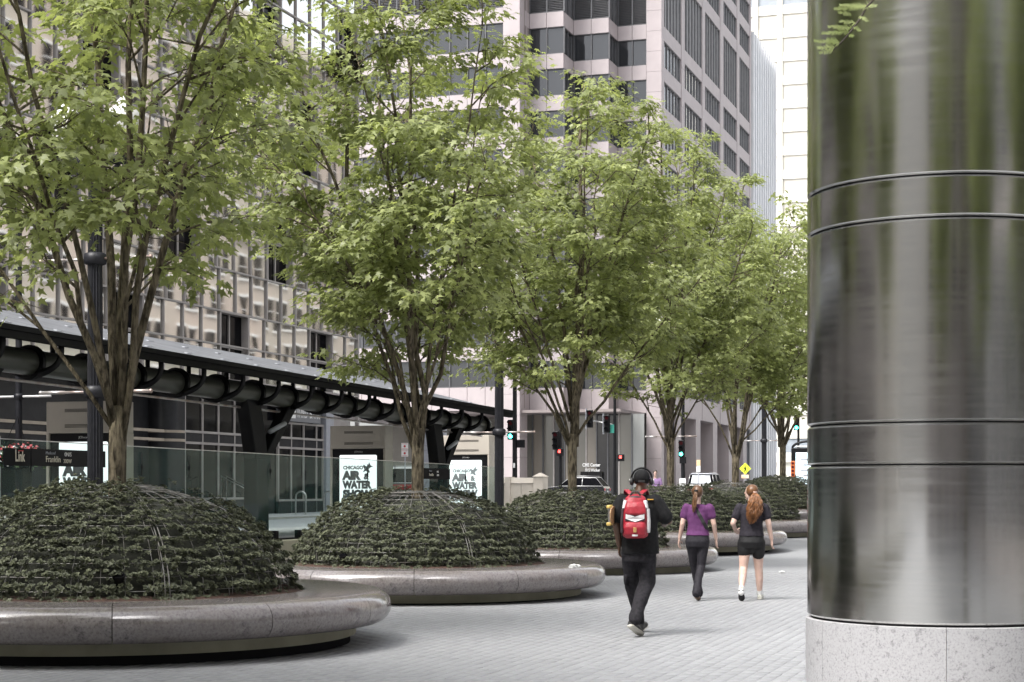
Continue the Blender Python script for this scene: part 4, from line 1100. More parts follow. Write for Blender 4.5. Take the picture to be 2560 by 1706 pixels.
# ------------------------------------------------------------------ fluted lamp posts
def lamp_parts():
    out = []
    prof = [(.15,.9,0),(.115,1.2,1),(.112,3.0,1),(.105,5.2,1),(.095,6.3,1)]
    rs = []
    for r, z, fl in prof:
        rs.append([((r*(1 if (i % 2 == 0 or not fl) else .84))*math.cos(6.28318*i/32), (r*(1 if (i % 2 == 0 or not fl) else .84))*math.sin(6.28318*i/32), z) for i in range(32)])
    out.append(('fluted_post', MB().rings(rs).mesh('fluted_post', MAT['lamp_post'])))
    out.append(('pedestal', MB().lathe([(.001,0),(.27,0),(.27,.18),(.21,.24),(.20,.7),(.24,.76),(.17,.88),(.155,.92),(.001,.92)], 24).mesh('pedestal', MAT['lamp_post'], True)))
    for z in (3.02, 4.93): out.append(('collar', MB().lathe([(.11,z-.09),(.155,z-.07),(.165,z),(.155,z+.07),(.11,z+.09)], 24).mesh('collar', MAT['lamp_post'], True)))
    for z in (3.02, 4.93):
        for sg in (1, -1):
            m = MB(); m.tube([(0,sg*.13,z),(0,sg*.5,z)], .020, 8); m.tube([(0,sg*.5,z),(0,sg*.88,z)], .026, 8); m.ell((0,sg*.90,z), (.032,.03,.032), 8, 6)
            out.append(('banner_rod', m.mesh('banner_rod', MAT['rod'], True)))
    cr = MB(); cr.box(-.06,.06,-.62,.62,6.28,6.40)
    for sg in (1,-1):
        pts = []
        for i in range(22):
            a = i/21*math.pi*2.6; r = .20*(1-i/26); pts.append((0, sg*(.40+r*math.cos(a+1.57)*.9), 6.06+r*math.sin(a+1.57)))
        cr.tube(pts, .028, 6)
    out.append(('scroll_bracket', cr.mesh('scroll_bracket', MAT['lamp_post'], True)))
    for sg in (1,-1):
        y = sg*.46
        out.append(('globe', MB().lathe([(.09,6.52),(.20,6.68),(.235,6.88),(.225,7.02),(.12,7.10),(.10,7.16),(.001,7.25)], 24, (0,y,0)).mesh('globe', MAT['globe'], True)))
        out.append(('globe_cup', MB().lathe([(.001,6.38),(.10,6.40),(.07,6.46),(.12,6.53),(.001,6.53)], 20, (0,y,0)).mesh('globe_cup', MAT['lamp_post'], True)))
    return out
LP = lamp_parts()
LT = 13.36; LS = [s_at(238, LT), s_at(1248, LT), s_at(1677, LT), s_at(1910, LT)]
LLAB = ['fluted black lamp post with banner rods beside the Madison Franklin board', 'fluted black lamp post with banner rods at the end of the shelter roof',
        'fluted black lamp post close behind the maple and the woman in purple', 'fluted black lamp post beyond the yellow pedestrian sign']
for s, lab in zip(LS, LLAB):
    g = -.02 if s < 45 else ground_z(s, 12)
    l = sthing('street_lamp', lab, 'street lamp', s, LT, g, 'fluted lamp posts along the bus platform')
    for n, me in LP: mk(n, me, l)

def basket_pole():
    s, t = s_at(47, 20.2), 20.2
    p = sthing('banner_pole', 'plain grey pole with white banner rods carrying a flower basket', 'pole', s, t, .45)
    MB().tube([(0,0,0),(0,0,6.6)], [.075,.06], 14).build('pole', MAT['lamp_post'], p, True, sharp=40)
    for z in (3.02, 1.0):
        if z > 2:
            for sg in (1,-1): MB().tube([(0,sg*.06,z),(0,sg*.75,z)], .022, 8).build('banner_rod', MAT['white'], p, True)
    MB().lathe([(.07,2.96),(.10,2.98),(.10,3.06),(.07,3.08)], 14).build('collar', MAT['lamp_post'], p, True)
    b = sthing('hanging_basket', 'hanging basket of red and white flowers on the banner pole', 'flower basket', s-.14, t-.05, 2.05)
    MB().lathe([(.001,-.06),(.22,-.02),(.40,.16),(.42,.19),(.38,.19),(.001,.15)], 20).build('bowl', MAT['black_matte'], b, True)
    for a in (0.3, 2.4, 4.5): MB().tube([(.36*math.cos(a), .36*math.sin(a), .18), (.03, 0, 1.02)], .008, 4).build('chain', MAT['black_metal'], b)
    rng = random.Random(3)
    for nm, cnt, mt, sz in (('red_blossom', 170, M('red_petal', (.55,.05,.08), (.62,.16,.17), 20, .6), .05), ('white_blossom', 80, MAT['white'], .042), ('foliage', 220, M('basket_leaf', (.05,.09,.03), (.08,.12,.045), 20, .6), .06)):
        m = MB()
        for i in range(cnt):
            a = rng.random()*6.28; r = math.sqrt(rng.random())*.66; z = .20 + .20*(1-(r/.66)**2) + rng.gauss(0,.04) - (.12 if r > .55 else 0) - (.05 if nm == 'foliage' else 0)
            c = Vector((r*math.cos(a), r*math.sin(a), z)); d = Vector((rng.gauss(0,1), rng.gauss(0,1), rng.gauss(.6,1))).normalized(); e = d.orthogonal().normalized(); f = d.cross(e)
            m._add([tuple(c+e*sz), tuple(c+f*sz*.8), tuple(c-e*sz), tuple(c-f*sz*.8), tuple(c+d*sz*.45)], [(0,1,4),(1,2,4),(2,3,4),(3,0,4)])
        tag(m.build(nm, mt, b), kind='stuff')
basket_pole()

# ------------------------------------------------------------------ traffic signals, signs
def head(parent, dy, dx, z, lit=None, facing=-1, plate=False):
    # three-lens head; local -x looks back along the street
    h = MB().box(dx-.11, dx+.11, dy-.17, dy+.17, z-.53, z+.53).build('signal_head', MAT['black_metal'], parent, bevel=.03)
    for i, zz in enumerate((.35, 0, -.35)):
        on = (lit == i); x0 = dx + facing*.115
        m = MB(); 
        ring = [(x0+facing*.012, dy+.115*math.cos(a), z+zz+.115*math.sin(a)) for a in [6.283*k/16 for k in range(16)]]
        m._add(ring, [tuple(range(16))]); m.build('lens', MAT['lens_green'] if on else (MAT['lens_dark'] if i == 0 else MAT['black_matte']), h)
        vz = MB()
        r1 = [(x0, dy+.135*math.cos(a), z+zz+.135*math.sin(a)) for a in [math.pi*k/10 for k in range(11)]]
        r2 = [(x0+facing*.22, dy+.135*math.cos(a), z+zz+.02+.125*math.sin(a)) for a in [math.pi*k/10 for k in range(11)]]
        vz.rings([r1, r2], cap=False, closed=False); vz.build('visor', MAT['black_metal'], h)
    if plate: box('side_plate', MAT['sign_grey'], h, dx-.10, dx+.14, dy+.22, dy+.25, z-.62, z+.62)
    return h
def ped_head(parent, dy, dx, z, red=False, facing=-1):
    h = MB().box(dx-.10, dx+.10, dy-.20, dy+.20, z-.21, z+.21).build('pedestrian_signal', MAT['black_metal'], parent, bevel=.02)
    if red:
        m = MB().box(dx-.03+facing*.10, dx+.03+facing*.10, dy-.07, dy+.07, z-.04, z+.07); 
        for k in range(4): m.box(dx-.02+facing*.10, dx+.02+facing*.10, dy-.07+.037*k, dy-.046+.037*k, z+.075, z+.13)
        m.build('hand_symbol', MAT['lens_red'], h)
    return h
def pole_at(name, x, d, label, h, rad=.10, cat='traffic signal'):
    X = q_(x)*d; s = SN*X+CS*d; t = -CS*X+SN*d
    p = sthing(name, label, cat, s, t)
    MB().tube([(0,0,0),(0,0,h)], [rad, rad*.72], 14).build('pole', MAT['black_metal'], p, True, sharp=40)
    MB().lathe([(.001,0),(rad*2.2,0),(rad*2.2,.12),(rad*1.5,.35),(rad*1.2,.5),(.001,.5)], 16).build('pole_base', MAT['black_metal'], p, True)
    return p, s, t, ground_z(s, t)
def zl(y, d, g): return z_at(y, d) - g
p, s, t, g = pole_at('traffic_signal', 1287, 93, 'traffic signal pole lit green beside the lamp post at the shelter end', 8.6, .14)
head(p, .13, -.25, zl(1075, 93, g), 2); ped_head(p, -.36, -.05, zl(1110, 93, g)); MB().tube([(0,0,8.3),(0,.3,8.55),(0,4.4,8.6)], .05, 8).build('mast_arm', MAT['black_metal'], p, True)
box('call_button', MAT['chrome'], p, -.22, -.12, -.10, .10, .95, 1.25); box('sticker', MAT['white'], p, -.15, -.135, -.05, .05, 2.0, 2.25)
p, s, t, g = pole_at('traffic_signal', 1401, 100, 'traffic signal showing a red hand close behind the slender maple trunk', 4.2, .10)
head(p, .22, -.2, zl(1102, 100, g)); ped_head(p, -.02, -.18, zl(1131, 100, g), True)
p, s, t, g = pole_at('traffic_signal', 1537, 104, 'mast arm signal pole carrying two black heads and a teardrop lantern', 8.4, .11)
za = zl(1060, 104, g)
MB().tube([(0,0,za-.1),(0,.3,za),(0,1.6,za+.25)], .04, 8).build('mast_arm', MAT['chrome'], p, True)
head(p, .42, -.2, zl(1060, 104, g), None, -1, True); head(p, 1.48, -.2, zl(1047, 104, g), None, -1, True); ped_head(p, -.40, -.1, zl(1145, 104, g), True)
box('street_sign', M('street_sign_green', (.03,.22,.17), (.04,.26,.2), 4, .5), p, -.1, -.08, .02, .32, za-.55, za-.05)
MB().tube([(0,0,zl(905,104,g)),(0,.3,zl(898,104,g)+.1),(0,.60,zl(912,104,g))], .03, 8).build('lantern_arm', MAT['black_metal'], p, True)
MB().lathe([(.001,-.42),(.10,-.34),(.15,-.12),(.13,.02),(.001,.02)], 16, (0,.60,zl(922,104,g))).build('lantern', MAT['globe'], p, True)
MB().lathe([(.15,.0),(.17,.03),(.10,.16),(.03,.30),(.001,.45)], 16, (0,.60,zl(922,104,g))).build('lantern_cap', MAT['black_metal'], p, True)
MB().lathe([(.08,0),(.12,.1),(.05,.25),(.09,.4),(.03,.6),(.001,1.0)], 12, (0,0,8.38)).build('finial', MAT['black_metal'], p, True)
p, s, t, g = pole_at('traffic_signal', 1708, 110, 'traffic signal lit green behind the off-road car', 6.5, .12)
head(p, .06, -.22, zl(1122, 110, g), 2); ped_head(p, -.02, -.18, zl(1151, 110, g)); box('notice', MAT['white'], p, -.2, -.14, -.2, .2, .7, 1.5)
p, s, t, g = pole_at('traffic_signal', 1996, 118, 'traffic signal lit green above the orange light panel', 6.0, .10)
head(p, .08, -.22, zl(1057, 118, g), 2)

def diamond_sign():
    d = 135; X = q_(1863)*d; s = SN*X+CS*d; t = -CS*X+SN*d; g = ground_z(s, t)
    o = sthing('pedestrian_sign', 'fluorescent yellow diamond sign with a walking figure', 'sign', s, t)
    MB().tube([(.05,0,0),(.05,0,z_at(1160,d)-g)], .035, 8).build('post', MAT['sign_grey'], o, True)
    zc = z_at(1172, d)-g; r = .46
    bd = MB().prism([(0,zc-r),(r,zc),(0,zc+r),(-r,zc)], 'x', -.012, .0).build('sign_plate', MAT['sign_yellow'], o)
    f = MB()
    def limb(a, b, w):
        a, b = Vector((a[0],a[1])), Vector((b[0],b[1])); n = (b-a).normalized(); n = Vector((-n.y,n.x))*w
        f.prism([(a.x+n.x,zc+a.y+n.y),(b.x+n.x,zc+b.y+n.y),(b.x-n.x,zc+b.y-n.y),(a.x-n.x,zc+a.y-n.y)], 'x', -.018, -.0125)
    limb((0,.12),(0,-.04),.045); limb((.01,-.04),(.08,-.26),.03); limb((-.01,-.04),(-.10,-.24),.03); limb((0,.10),(.12,-.02),.022); limb((0,.10),(-.11,0),.022)
    f.prism([(.05*math.cos(6.283*k/10), zc+.20+.05*math.sin(6.283*k/10)) for k in range(10)], 'x', -.018, -.0125)
    f.build('walking_figure', MAT['black_matte'], bd)
    box('placard', M('placard', (.62,.36,.22), (.60,.5,.4), 3, .5), o, -.012, 0, -.30, .30, zc-.75, zc-.47)
diamond_sign()
def small_sign(name, x, y0, y1, d, wpx, mats, label):
    X = q_(x)*d; s = SN*X+CS*d; t = -CS*X+SN*d; g = ground_z(s, t)
    o = sthing(name, label, 'sign', s, t)
    zt = z_at(y0, d)-g; zb = z_at(y1, d)-g; w = wpx*d/F/2
    MB().tube([(.03,0,0),(.03,0,zt)], .028, 8).build('post', MAT['sign_grey'], o, True)
    n = len(mats)
    for k, (m, sym) in enumerate(mats):
        a = zt-(zt-zb)*(k+1)/n+.02; c = zt-(zt-zb)*k/n
        pl = box('sign_plate', m, o, -.012, 0, -w, w, a, c)
        if sym:
            box('sign_border', MAT['red'], pl, -.016, -.013, -w*.9, w*.9, c-.045, c-.03); box('sign_border', MAT['red'], pl, -.016, -.013, -w*.9, w*.9, a+.03, a+.045)
            MB().prism([(.055*math.cos(6.283*i/14), (a+c)/2+.055*math.sin(6.283*i/14)) for i in range(14)], 'x', -.016, -.013).build('sign_symbol', MAT['red'], pl)
    return o
small_sign('parking_sign', 1012, 1108, 1143, 78, 18, [(MAT['white'], True), (MAT['white'], True)], 'pair of white parking signs with red symbols left of the directory pylon')
small_sign('parking_sign', 1078, 1114, 1140, 76, 17, [(MAT['white'], True)], 'single white parking sign with red symbol in front of the directory pylon')
small_sign('stop_sign_board', 1746, 1150, 1181, 116, 10, [(M('amber_sign', (.62,.42,.22), (.6,.46,.3), 4, .5), False), (MAT['white'], False)], 'small amber and white sign above the off-road car')
def pylon():
    s, t = s_at(1074, 28.6), 28.6; d = dep(s, t); g = .60
    o = sthing('directory_pylon', 'tall grey directory pylon with tenant names beside the shelter post', 'sign', s, t, g)
    zt = z_at(1072, d)-g
    box('slab', MAT['sign_grey'], o, 0, .3, -.75, .75, 0, zt)
    text_mb('CRA', .40, '-s', (-.004, .42, zt-1.05), MAT['ink'], o, fit=.85); text_mb('KP', .50, '-s', (-.004, .42, zt-1.95), MAT['ink'], o, fit=.62, off=.01)
    e = MB(); c = zt-2.45
    e.prism([(.26,c-.30),(.46,c),(.26,c+.30),(.06,c)], 'x', -.006, -.001); e.build('diamond_emblem', MAT['ink'], o)
    e = MB(); e.prism([(.26,c-.15),(.36,c),(.26,c+.15),(.16,c)], 'x', -.011, -.0065); e.build('diamond_emblem', MAT['sign_grey'], o)
pylon()
def parapet():
    d = 86; g = .75; X = q_(1310)*d; s = SN*X+CS*d; t = -CS*X+SN*d
    o = sthing('stone_parapet', 'cream limestone parapet with square end pier and sloped coping', 'wall', s, t, .6)
    w = lambda x: -(q_(x)-q_(1310))*d
    for a, c in ((1240, 1270), (1270, 1302), (1302, 1334)):
        box('parapet_block', MAT['limestone'], o, 0, .6, w(c)+.01, w(a)-.01, 0, .62); box('parapet_block', MAT['limestone'], o, 0.02, .58, w(c)+.01, w(a)-.01, .63, 1.30)
    MB().rings([[(-.05, w(1240), 1.31), (.65, w(1240), 1.31), (.65, w(1240), 1.50), (.1, w(1240), 1.58)], [(-.05, w(1334), 1.31), (.65, w(1334), 1.31), (.65, w(1334), 1.50), (.1, w(1334), 1.58)]]).build('coping', MAT['limestone'], o)
    box('pier', MAT['limestone'], o, -.12, .75, w(1361), w(1336), 0, 1.62); MB().rings([[(-.18,w(1362)-.02,1.63),(.8,w(1362)-.02,1.63),(.8,w(1335)+.02,1.63),(-.18,w(1335)+.02,1.63)],[(.2,w(1350),1.82),(.4,w(1350),1.82),(.4,w(1347),1.82),(.2,w(1347),1.82)]]).build('pier_cap', MAT['limestone'], o)
    box('pier', MAT['limestone'], o, -.10, .7, w(1275), w(1262), 0, 1.62)
parapet()
for x, lab in ((752, 'inverted U bike rack nearer the bank steps'), (822, 'inverted U bike rack beside the grey end pier of the bank')):
    s = s_at(x, 29.3); o = sthing('bike_rack', lab, 'bike rack', s, 29.3, .6, 'bike racks on the far sidewalk')
    pts = [(0,.22,0),(0,.22,.72)] + [(0,.22*math.cos(a),.72+.2*math.sin(a)) for a in [math.pi*i/8 for i in range(1,8)]] + [(0,-.22,.72),(0,-.22,0)]
    MB().tube(pts, .035, 8).build('tube', MAT['chrome'], o, True)
    box('foot_plate', MAT['chrome'], o, -.08, .08, .14, .30, 0, .012); box('foot_plate', MAT['chrome'], o, -.08, .08, -.30, -.14, 0, .012)
def bin_():
    s, t = s_at(45, 18.4), 18.4
    o = sthing('litter_bin', 'dark litter bin with a white notice behind the glass windscreen', 'litter bin', s, t, .62)
    MB().lathe([(.001,0),(.26,0),(.28,.85),(.24,.92),(.001,.95)], 20).build('drum', MAT['black_matte'], o, True, sharp=40)
    box('notice', MAT['white'], o, -.30, -.285, -.18, .18, .35, .80); box('notice_heading', MAT['black_matte'], o, -.304, -.301, -.13, .13, .62, .72)
bin_()
def info_kiosk():
    d = 74; X = q_(2022)*d; s = SN*X+CS*d; t = -CS*X+SN*d; g = ground_z(s, t)
    o = sthing('information_kiosk', 'black information kiosk with arched top and pale blue screen beside the steel column', 'kiosk', s, t)
    zt = z_at(1120, d)-g; 
    box('frame', MAT['black_metal'], o, 0, .3, -.75, .75, 0, zt, bevel=.02)
    pts = [(.15, .72*math.cos(a), zt+.28*math.sin(a)) for a in [math.pi*i/14 for i in range(15)]]
    MB().tube(pts, .05, 8).build('arch', MAT['black_metal'], o, True)
    MB().tube([(.15,-.6,zt+.06),(.15,.6,zt+.06)], .035, 8).build('white_bar', MAT['white'], o, True)
    sc = box('screen', MAT['screen2'], o, -.012, -.002, -.55, .55, .35, zt-.2)
    for k in range(4): box('text_line', MAT['sign_grey'], sc, -.016, -.013, -.35, .35-.1*(k % 2), zt-.55-.22*k, zt-.47-.22*k)
info_kiosk()
def light_panel():
    d = 71; X = q_(1982)*d; s = SN*X+CS*d; t = -CS*X+SN*d; g = ground_z(s, t)
    o = sthing('orange_light_panel', 'upright orange panel with a column of dark round lenses', 'light panel', s, t)
    zb, zt = z_at(1192, d)-g, z_at(1153, d)-g
    box('panel', MAT['orange'], o, 0, .09, -.085, .085, zb, zt, bevel=.015); MB().tube([(.04,0,0),(.04,0,zb)], .03, 8).build('post', MAT['orange'], o, True)
    for k in range(4):
        z = zt-.09-.155*k
        MB().prism([(.055*math.cos(6.283*i/14), z+.055*math.sin(6.283*i/14)) for i in range(14)], 'x', -.02, -.001).build('lens', MAT['lens_dark'], o)
light_panel()

# ------------------------------------------------------------------ vehicles
def car(name, label, x, d, rz, L=4.7, Wd=1.9, H=1.72, paint=None, roofm=None, boxy=False, strip=None):
    X = q_(x)*d; s = SN*X+CS*d; t = -CS*X+SN*d
    o = sthing(name, label, 'car' if name != 'delivery_van' else 'van', s, t, rz=rz)
    h = Wd/2; zb, zw = .30, H*.60
    if boxy: side = [(-L/2,zb),(L/2,zb),(L/2,zw*.92),(L/2-.1,zw),(-L/2+.05,zw),(-L/2,zw-.1)]
    else: side = [(-L/2,zb+.08),(-L/2+.1,zb),(L/2-.1,zb),(L/2,zb+.1),(L/2-.02,zw*.78),(L/2-.15,zw*.88),(L*.20,zw),(-L/2+.12,zw),(-L/2,zw-.18)]
    bd = MB().rings([[(a, y*h, z) for a, z in side] for y in (-1,-.96,.96,1)]); 
    for i, v in enumerate(bd.v):
        if abs(v[1]) == h: bd.v[i] = (v[0]*.97, v[1]*.985, zb+.06+(v[2]-zb)*.93)
    bd.build('body', paint, o, bevel=.06)
    f0, f1, r1, r0 = (L*.12, L*.04, -L/2+.16, -L/2+.06) if boxy else (L*.22, L*.06, -L*.36, -L/2+.14)
    if name == 'delivery_van': f0, f1 = L*.42, L*.34
    gh = MB().rings([[(r0,-h*.93,zw-.01),(f0,-h*.93,zw-.01),(f0,h*.93,zw-.01),(r0,h*.93,zw-.01)],[(r1,-h*.78,H-.06),(f1,-h*.78,H-.06),(f1,h*.78,H-.06),(r1,h*.78,H-.06)]]).build('greenhouse', MAT['dark_glass'], o, bevel=.04)
    MB().rings([[(r1-.06,-h*.80,H-.075),(f1+.06,-h*.80,H-.075),(f1+.06,h*.80,H-.075),(r1-.06,h*.80,H-.075)],[(r1,-h*.70,H),(f1,-h*.70,H),(f1,h*.70,H),(r1,h*.70,H)]]).build('roof', roofm or paint, o, bevel=.03)
    tr = MB()
    for sg in (-1, 1):
        tr.tube([(f0-.02,sg*h*.945,zw+.02),(f1,sg*h*.80,H-.07),(r1,sg*h*.80,H-.07),(r0,sg*h*.945,zw+.02)], .022, 6); tr.tube([(r0,sg*h*.955,zw+.02),(f0,sg*h*.955,zw+.02)], .018, 6)
        tr.tube([((r1+f1)/2,sg*h*.80,H-.08),((r0+f0)/2-.1,sg*h*.94,zw)], .03, 6)
    tr.build('window_trim', MAT['chrome'], o, True)
    for sg in (-1, 1): MB().tube([(f1-.1,sg*h*.62,H+.05),(r1+.1,sg*h*.62,H+.05)], .025, 6).build('roof_rail', MAT['chrome'], o, True)
    for ax in (L*.31, -L*.30):
        for sg in (-1, 1):
            w = MB().lathe([(.16,-.11),(.31,-.11),(.345,-.07),(.345,.07),(.31,.11),(.16,.11)], 22, loop=True); w.v = [(a, c, b) for a, b, c in w.v]
            wo = w.build('wheel', MAT['black_matte'], o, True, (ax, sg*(h-.10), .345), sharp=50)
            rm = MB().lathe([(.001,.05),(.14,.06),(.20,.10),(.20,-.10),(.001,-.10)], 18); rm.v = [(a, sg*c, b) for a, b, c in rm.v]; rm.build('rim', MAT['chrome'], wo, True, sharp=40)
    for sg in (-1, 1):
        box('tail_light', MAT['red'], o, -L/2-.015, -L/2+.12, sg*h*.62, sg*h*.93, zw-.34 if not boxy else zw-.5, zw-.16)
        box('headlight', MAT['white'], o, L/2-.12, L/2+.012, sg*h*.6, sg*h*.92, zw*.66, zw*.78)
    box('rear_window', MAT['globe'] if boxy else MAT['office_glass'], o, r0-.02 if boxy else r0+.1, r0+.02 if boxy else r0+.14, -h*.66, h*.66, zw+.08, zw+.12) if not boxy else MB().rings([[(r0-.01,-h*.74,zw+.06),(r0-.01,h*.74,zw+.06),(r1-.02,h*.64,H-.14),(r1-.02,-h*.64,H-.14)],[(r0+.02,-h*.74,zw+.06),(r0+.02,h*.74,zw+.06),(r1+.01,h*.64,H-.14),(r1+.01,-h*.64,H-.14)]]).build('rear_window', M('bright_rear_glass', (.62,.64,.66), (.4,.42,.44), 2, .08), o)
    box('number_plate', MAT['white'], o, -L/2-.022, -L/2-.002, -.16, .16, .55, .70)
    box('bumper', MAT['black_matte'], o, -L/2-.05, -L/2+.3, -h*.93, h*.93, zb-.02, zb+.16, bevel=.03)
    if strip:
        for sg in (-1, 1): box('side_stripe', strip, o, -L/2+.1, L/2-.2, sg*(h+.004), sg*(h-.01), zw-.32, zw-.06)
    return o
black_paint = M('black_car_paint', (.012,.012,.014), (.016,.016,.018), 2, .12, spec=.7)
car('parked_car', 'black sport utility car with chrome window trim in front of the tower lobby', 1440, 131, math.pi/2, 4.9, 1.95, 1.74, black_paint)
car('parked_car', 'boxy off-road car seen from behind with bright rear window and roof rails', 1768, 120, 0, 4.4, 1.9, 1.90, black_paint, MAT['sign_grey'], True)
car('delivery_van', 'white roofed van with a red side stripe seen through the windscreen glass', 975, 88, math.pi/2, 5.4, 2.0, 2.0, M('van_grey', (.06,.06,.065), (.08,.08,.085), 2, .3), MAT['white'], True, MAT['red'])

# ------------------------------------------------------------------ steel column
def column():
    r = .65; X, Y = 2.137, 8.71
    c = thing('steel_column', 'huge brushed steel column on a pale granite drum', 'column', (X, Y, 0), 0)
    def drum(z0, z1, nm='steel_drum'):
        b_ = .010
        m = MB().lathe([(r-.02,z0),(r-b_,z0),(r,z0+b_),(r,z1-b_),(r-b_,z1),(r-.02,z1)], 160).mesh(nm, MAT['steel'], True); m.set_sharp_from_angle(angle=.4)
        mk(nm, m, c)
    zs = [.965, 1.717, 1.915, 2.868, 3.066, 4.9, 5.1, 7.4]
    for a, b_ in zip(zs[:-1], zs[1:]): drum(a+.004, b_-.004)
    MB().lathe([(.001,.95),(r-.018,.95),(r-.018,9.0),(.001,9.0)], 64).build('inner_core', MAT['black_metal'], c, True, sharp=30)
    MB().lathe([(r-.02,7.41),(r,7.41),(r,9.0),(.001,9.0)], 96).build('steel_drum', MAT['steel'], c, True, sharp=30)
    # granite drum in curved stones; one joint at column 2285
    aj = math.atan2(-1, (2285-2347)/400.0); n = 6
    for k in range(n):
        a0 = -1.76 + 2*math.pi*k/n
        MB().lathe([(.50,-.05),(r+.008,-.05),(r+.008,.955),(r+.002,.958),(.50,.958)], 20, a0=a0+.0016, a1=a0+2*math.pi/n-.0016, loop=True).build('granite_stone', MAT['base_granite'], c, True, sharp=40)
    return c
column()

# ------------------------------------------------------------------ redwood just outside the frame whose twig hangs before the column
def redwood():
    bx, by = 2.75, 3.6
    o = thing('redwood_tree', 'feathery redwood whose drooping twig hangs in front of the steel column', 'tree', (bx, by, 0), 0)
    MB().tube([(0,0,-.1),(0,0,1.0),(.02,0,3.0),(0,.03,5.2),(0,0,7.2)], [.16,.12,.10,.07,.02], 14).build('trunk', MAT['bark'], o, True)
    rng = random.Random(9); nr = np.random.default_rng(9)
    tipX = lambda x, d: q_(x)*d
    d = 5.4
    key = [(2188, -6), (2165, 20), (2152, 45), (2135, 68), (2122, 85), (2105, 104), (2082, 127)]
    pts = [Vector((tipX(x, d)-bx, d-by, z_at(y, d))) for x, y in key]
    limb = [Vector((0,0,4.35)), Vector((-.5,.6,4.25)), Vector((-1.05,1.35,3.75)), Vector((-1.42,1.72,3.35))]
    wood = MB(); wood.tube(limb+pts, [.022,.016,.010,.006]+[.0042,.004,.0036,.0032,.003,.0026,.002], 6)
    sprays = []   # (start, end)
    def P(x, y, dd=0): return Vector((tipX(x, d)-bx, d-by+dd, z_at(y, d)))
    for a, b in (((2172,16),(2096,16)),((2168,18),(2082,26)),((2127,36),(2090,36)),((2140,58),(2098,52)),((2128,70),(2064,73)),((2124,80),(2052,86)),((2095,105),(2066,96)),((2100,108),(2030,108)),((2085,118),(2042,122)),((2084,124),(2046,134)),((2150,40),(2164,60)),((2135,66),(2148,82)),((2122,84),(2132,92)),((2165,16),(2190,18))):
        sprays.append((P(*a), P(b[0], b[1], rng.uniform(-.03,.01))))
    # more twigs outside the picture
    for i in range(46):
        az = rng.uniform(0, 6.28); z = rng.uniform(3.6, 6.8)
        if math.cos(az-2.2) > .45: continue
        L = rng.uniform(.7, 1.2); e = Vector((math.cos(az)*L, math.sin(az)*L, z-.25)); wood.tube([(0,0,z),(e.x*.5,e.y*.5,z+.02),tuple(e)], [.016,.01,.004], 5)
        for j in range(7):
            b0 = Vector((0,0,z)).lerp(e, .3+.1*j); sprays.append((b0, b0+Vector((math.cos(az+rng.choice((-1,1))*1.0)*.28, math.sin(az+rng.choice((-1,1))*1.0)*.28, -.08))))
    wood.build('limb', MAT['twigbark'], o, True)
    V, Fc, LV = [], [], []
    for a, b in sprays:
        D = b-a; L = D.length; D.normalize(); sd = D.cross(Vector((.3,-1,.4))).normalized(); n = max(6, int(L/.0045)); tone = rng.uniform(.2,.9)
        for i in range(n):
            u = i/n; base = a + D*(L*u); ln = .016*(1-.55*u)*rng.uniform(.8,1.15)
            for sg in (1,-1):
                dv = (sd*sg + D*.9 + Vector((rng.gauss(0,.2), rng.gauss(0,.2), rng.gauss(0,.2)))).normalized(); w = D*.0016
                k = len(V); V += [tuple(base-w), tuple(base+w), tuple(base+dv*ln+w*.6), tuple(base+dv*ln-w*.4)]; Fc.append((k,k+1,k+2,k+3)); LV += [min(1,max(0,tone+rng.gauss(0,.15)))]*4
    tag(mk('needle_sprays', np_mesh('needle_sprays', V, Fc, MAT['needle'], LV), o), kind='stuff')
redwood()

# ------------------------------------------------------------------ litter
def litter(name, X, Y, Z, size, seed, label):
    rng = random.Random(seed); m = MB().ell((0,0,size*.3), (size, size*.6, size*.32), 12, 7)
    m.v = [(x+rng.gauss(0,size*.12), y+rng.gauss(0,size*.1), max(0, z+rng.gauss(0,size*.08))) for x, y, z in m.v]
    o = m.build(name, MAT['white'], None); o.location = (X, Y, Z); tag(o, label, 'litter')
litter('crumpled_paper', q_(1436)*24.6, 24.6, .558-.07, .085, 1, 'crumpled white paper lying on the granite planter rim')
litter('paper_scrap', q_(1955)*33.0, 33.0, .014, .06, 2, 'scrap of white paper on the paving right of the ponytailed woman')

# trees on the camera's side of the plaza, seen only as reflections in the steel
for i, (X, Y, v, rz, lab) in enumerate(((6.4, -1.5, 1, .4, 'maple standing right of the photographer, mirrored in the steel column'), (-1.2, -7.5, 2, 1.9, 'maple standing behind the photographer, mirrored in the steel column'),
        (9.5, 4.0, 3, 2.8, 'maple standing at the right side of the plaza, mirrored in the steel column'))):
    t = thing('maple_tree', lab, 'tree', (X, Y, -.45), rz); mk('trunk', VAR[v][0], t); tag(mk('crown', VAR[v][1], t), kind='stuff')
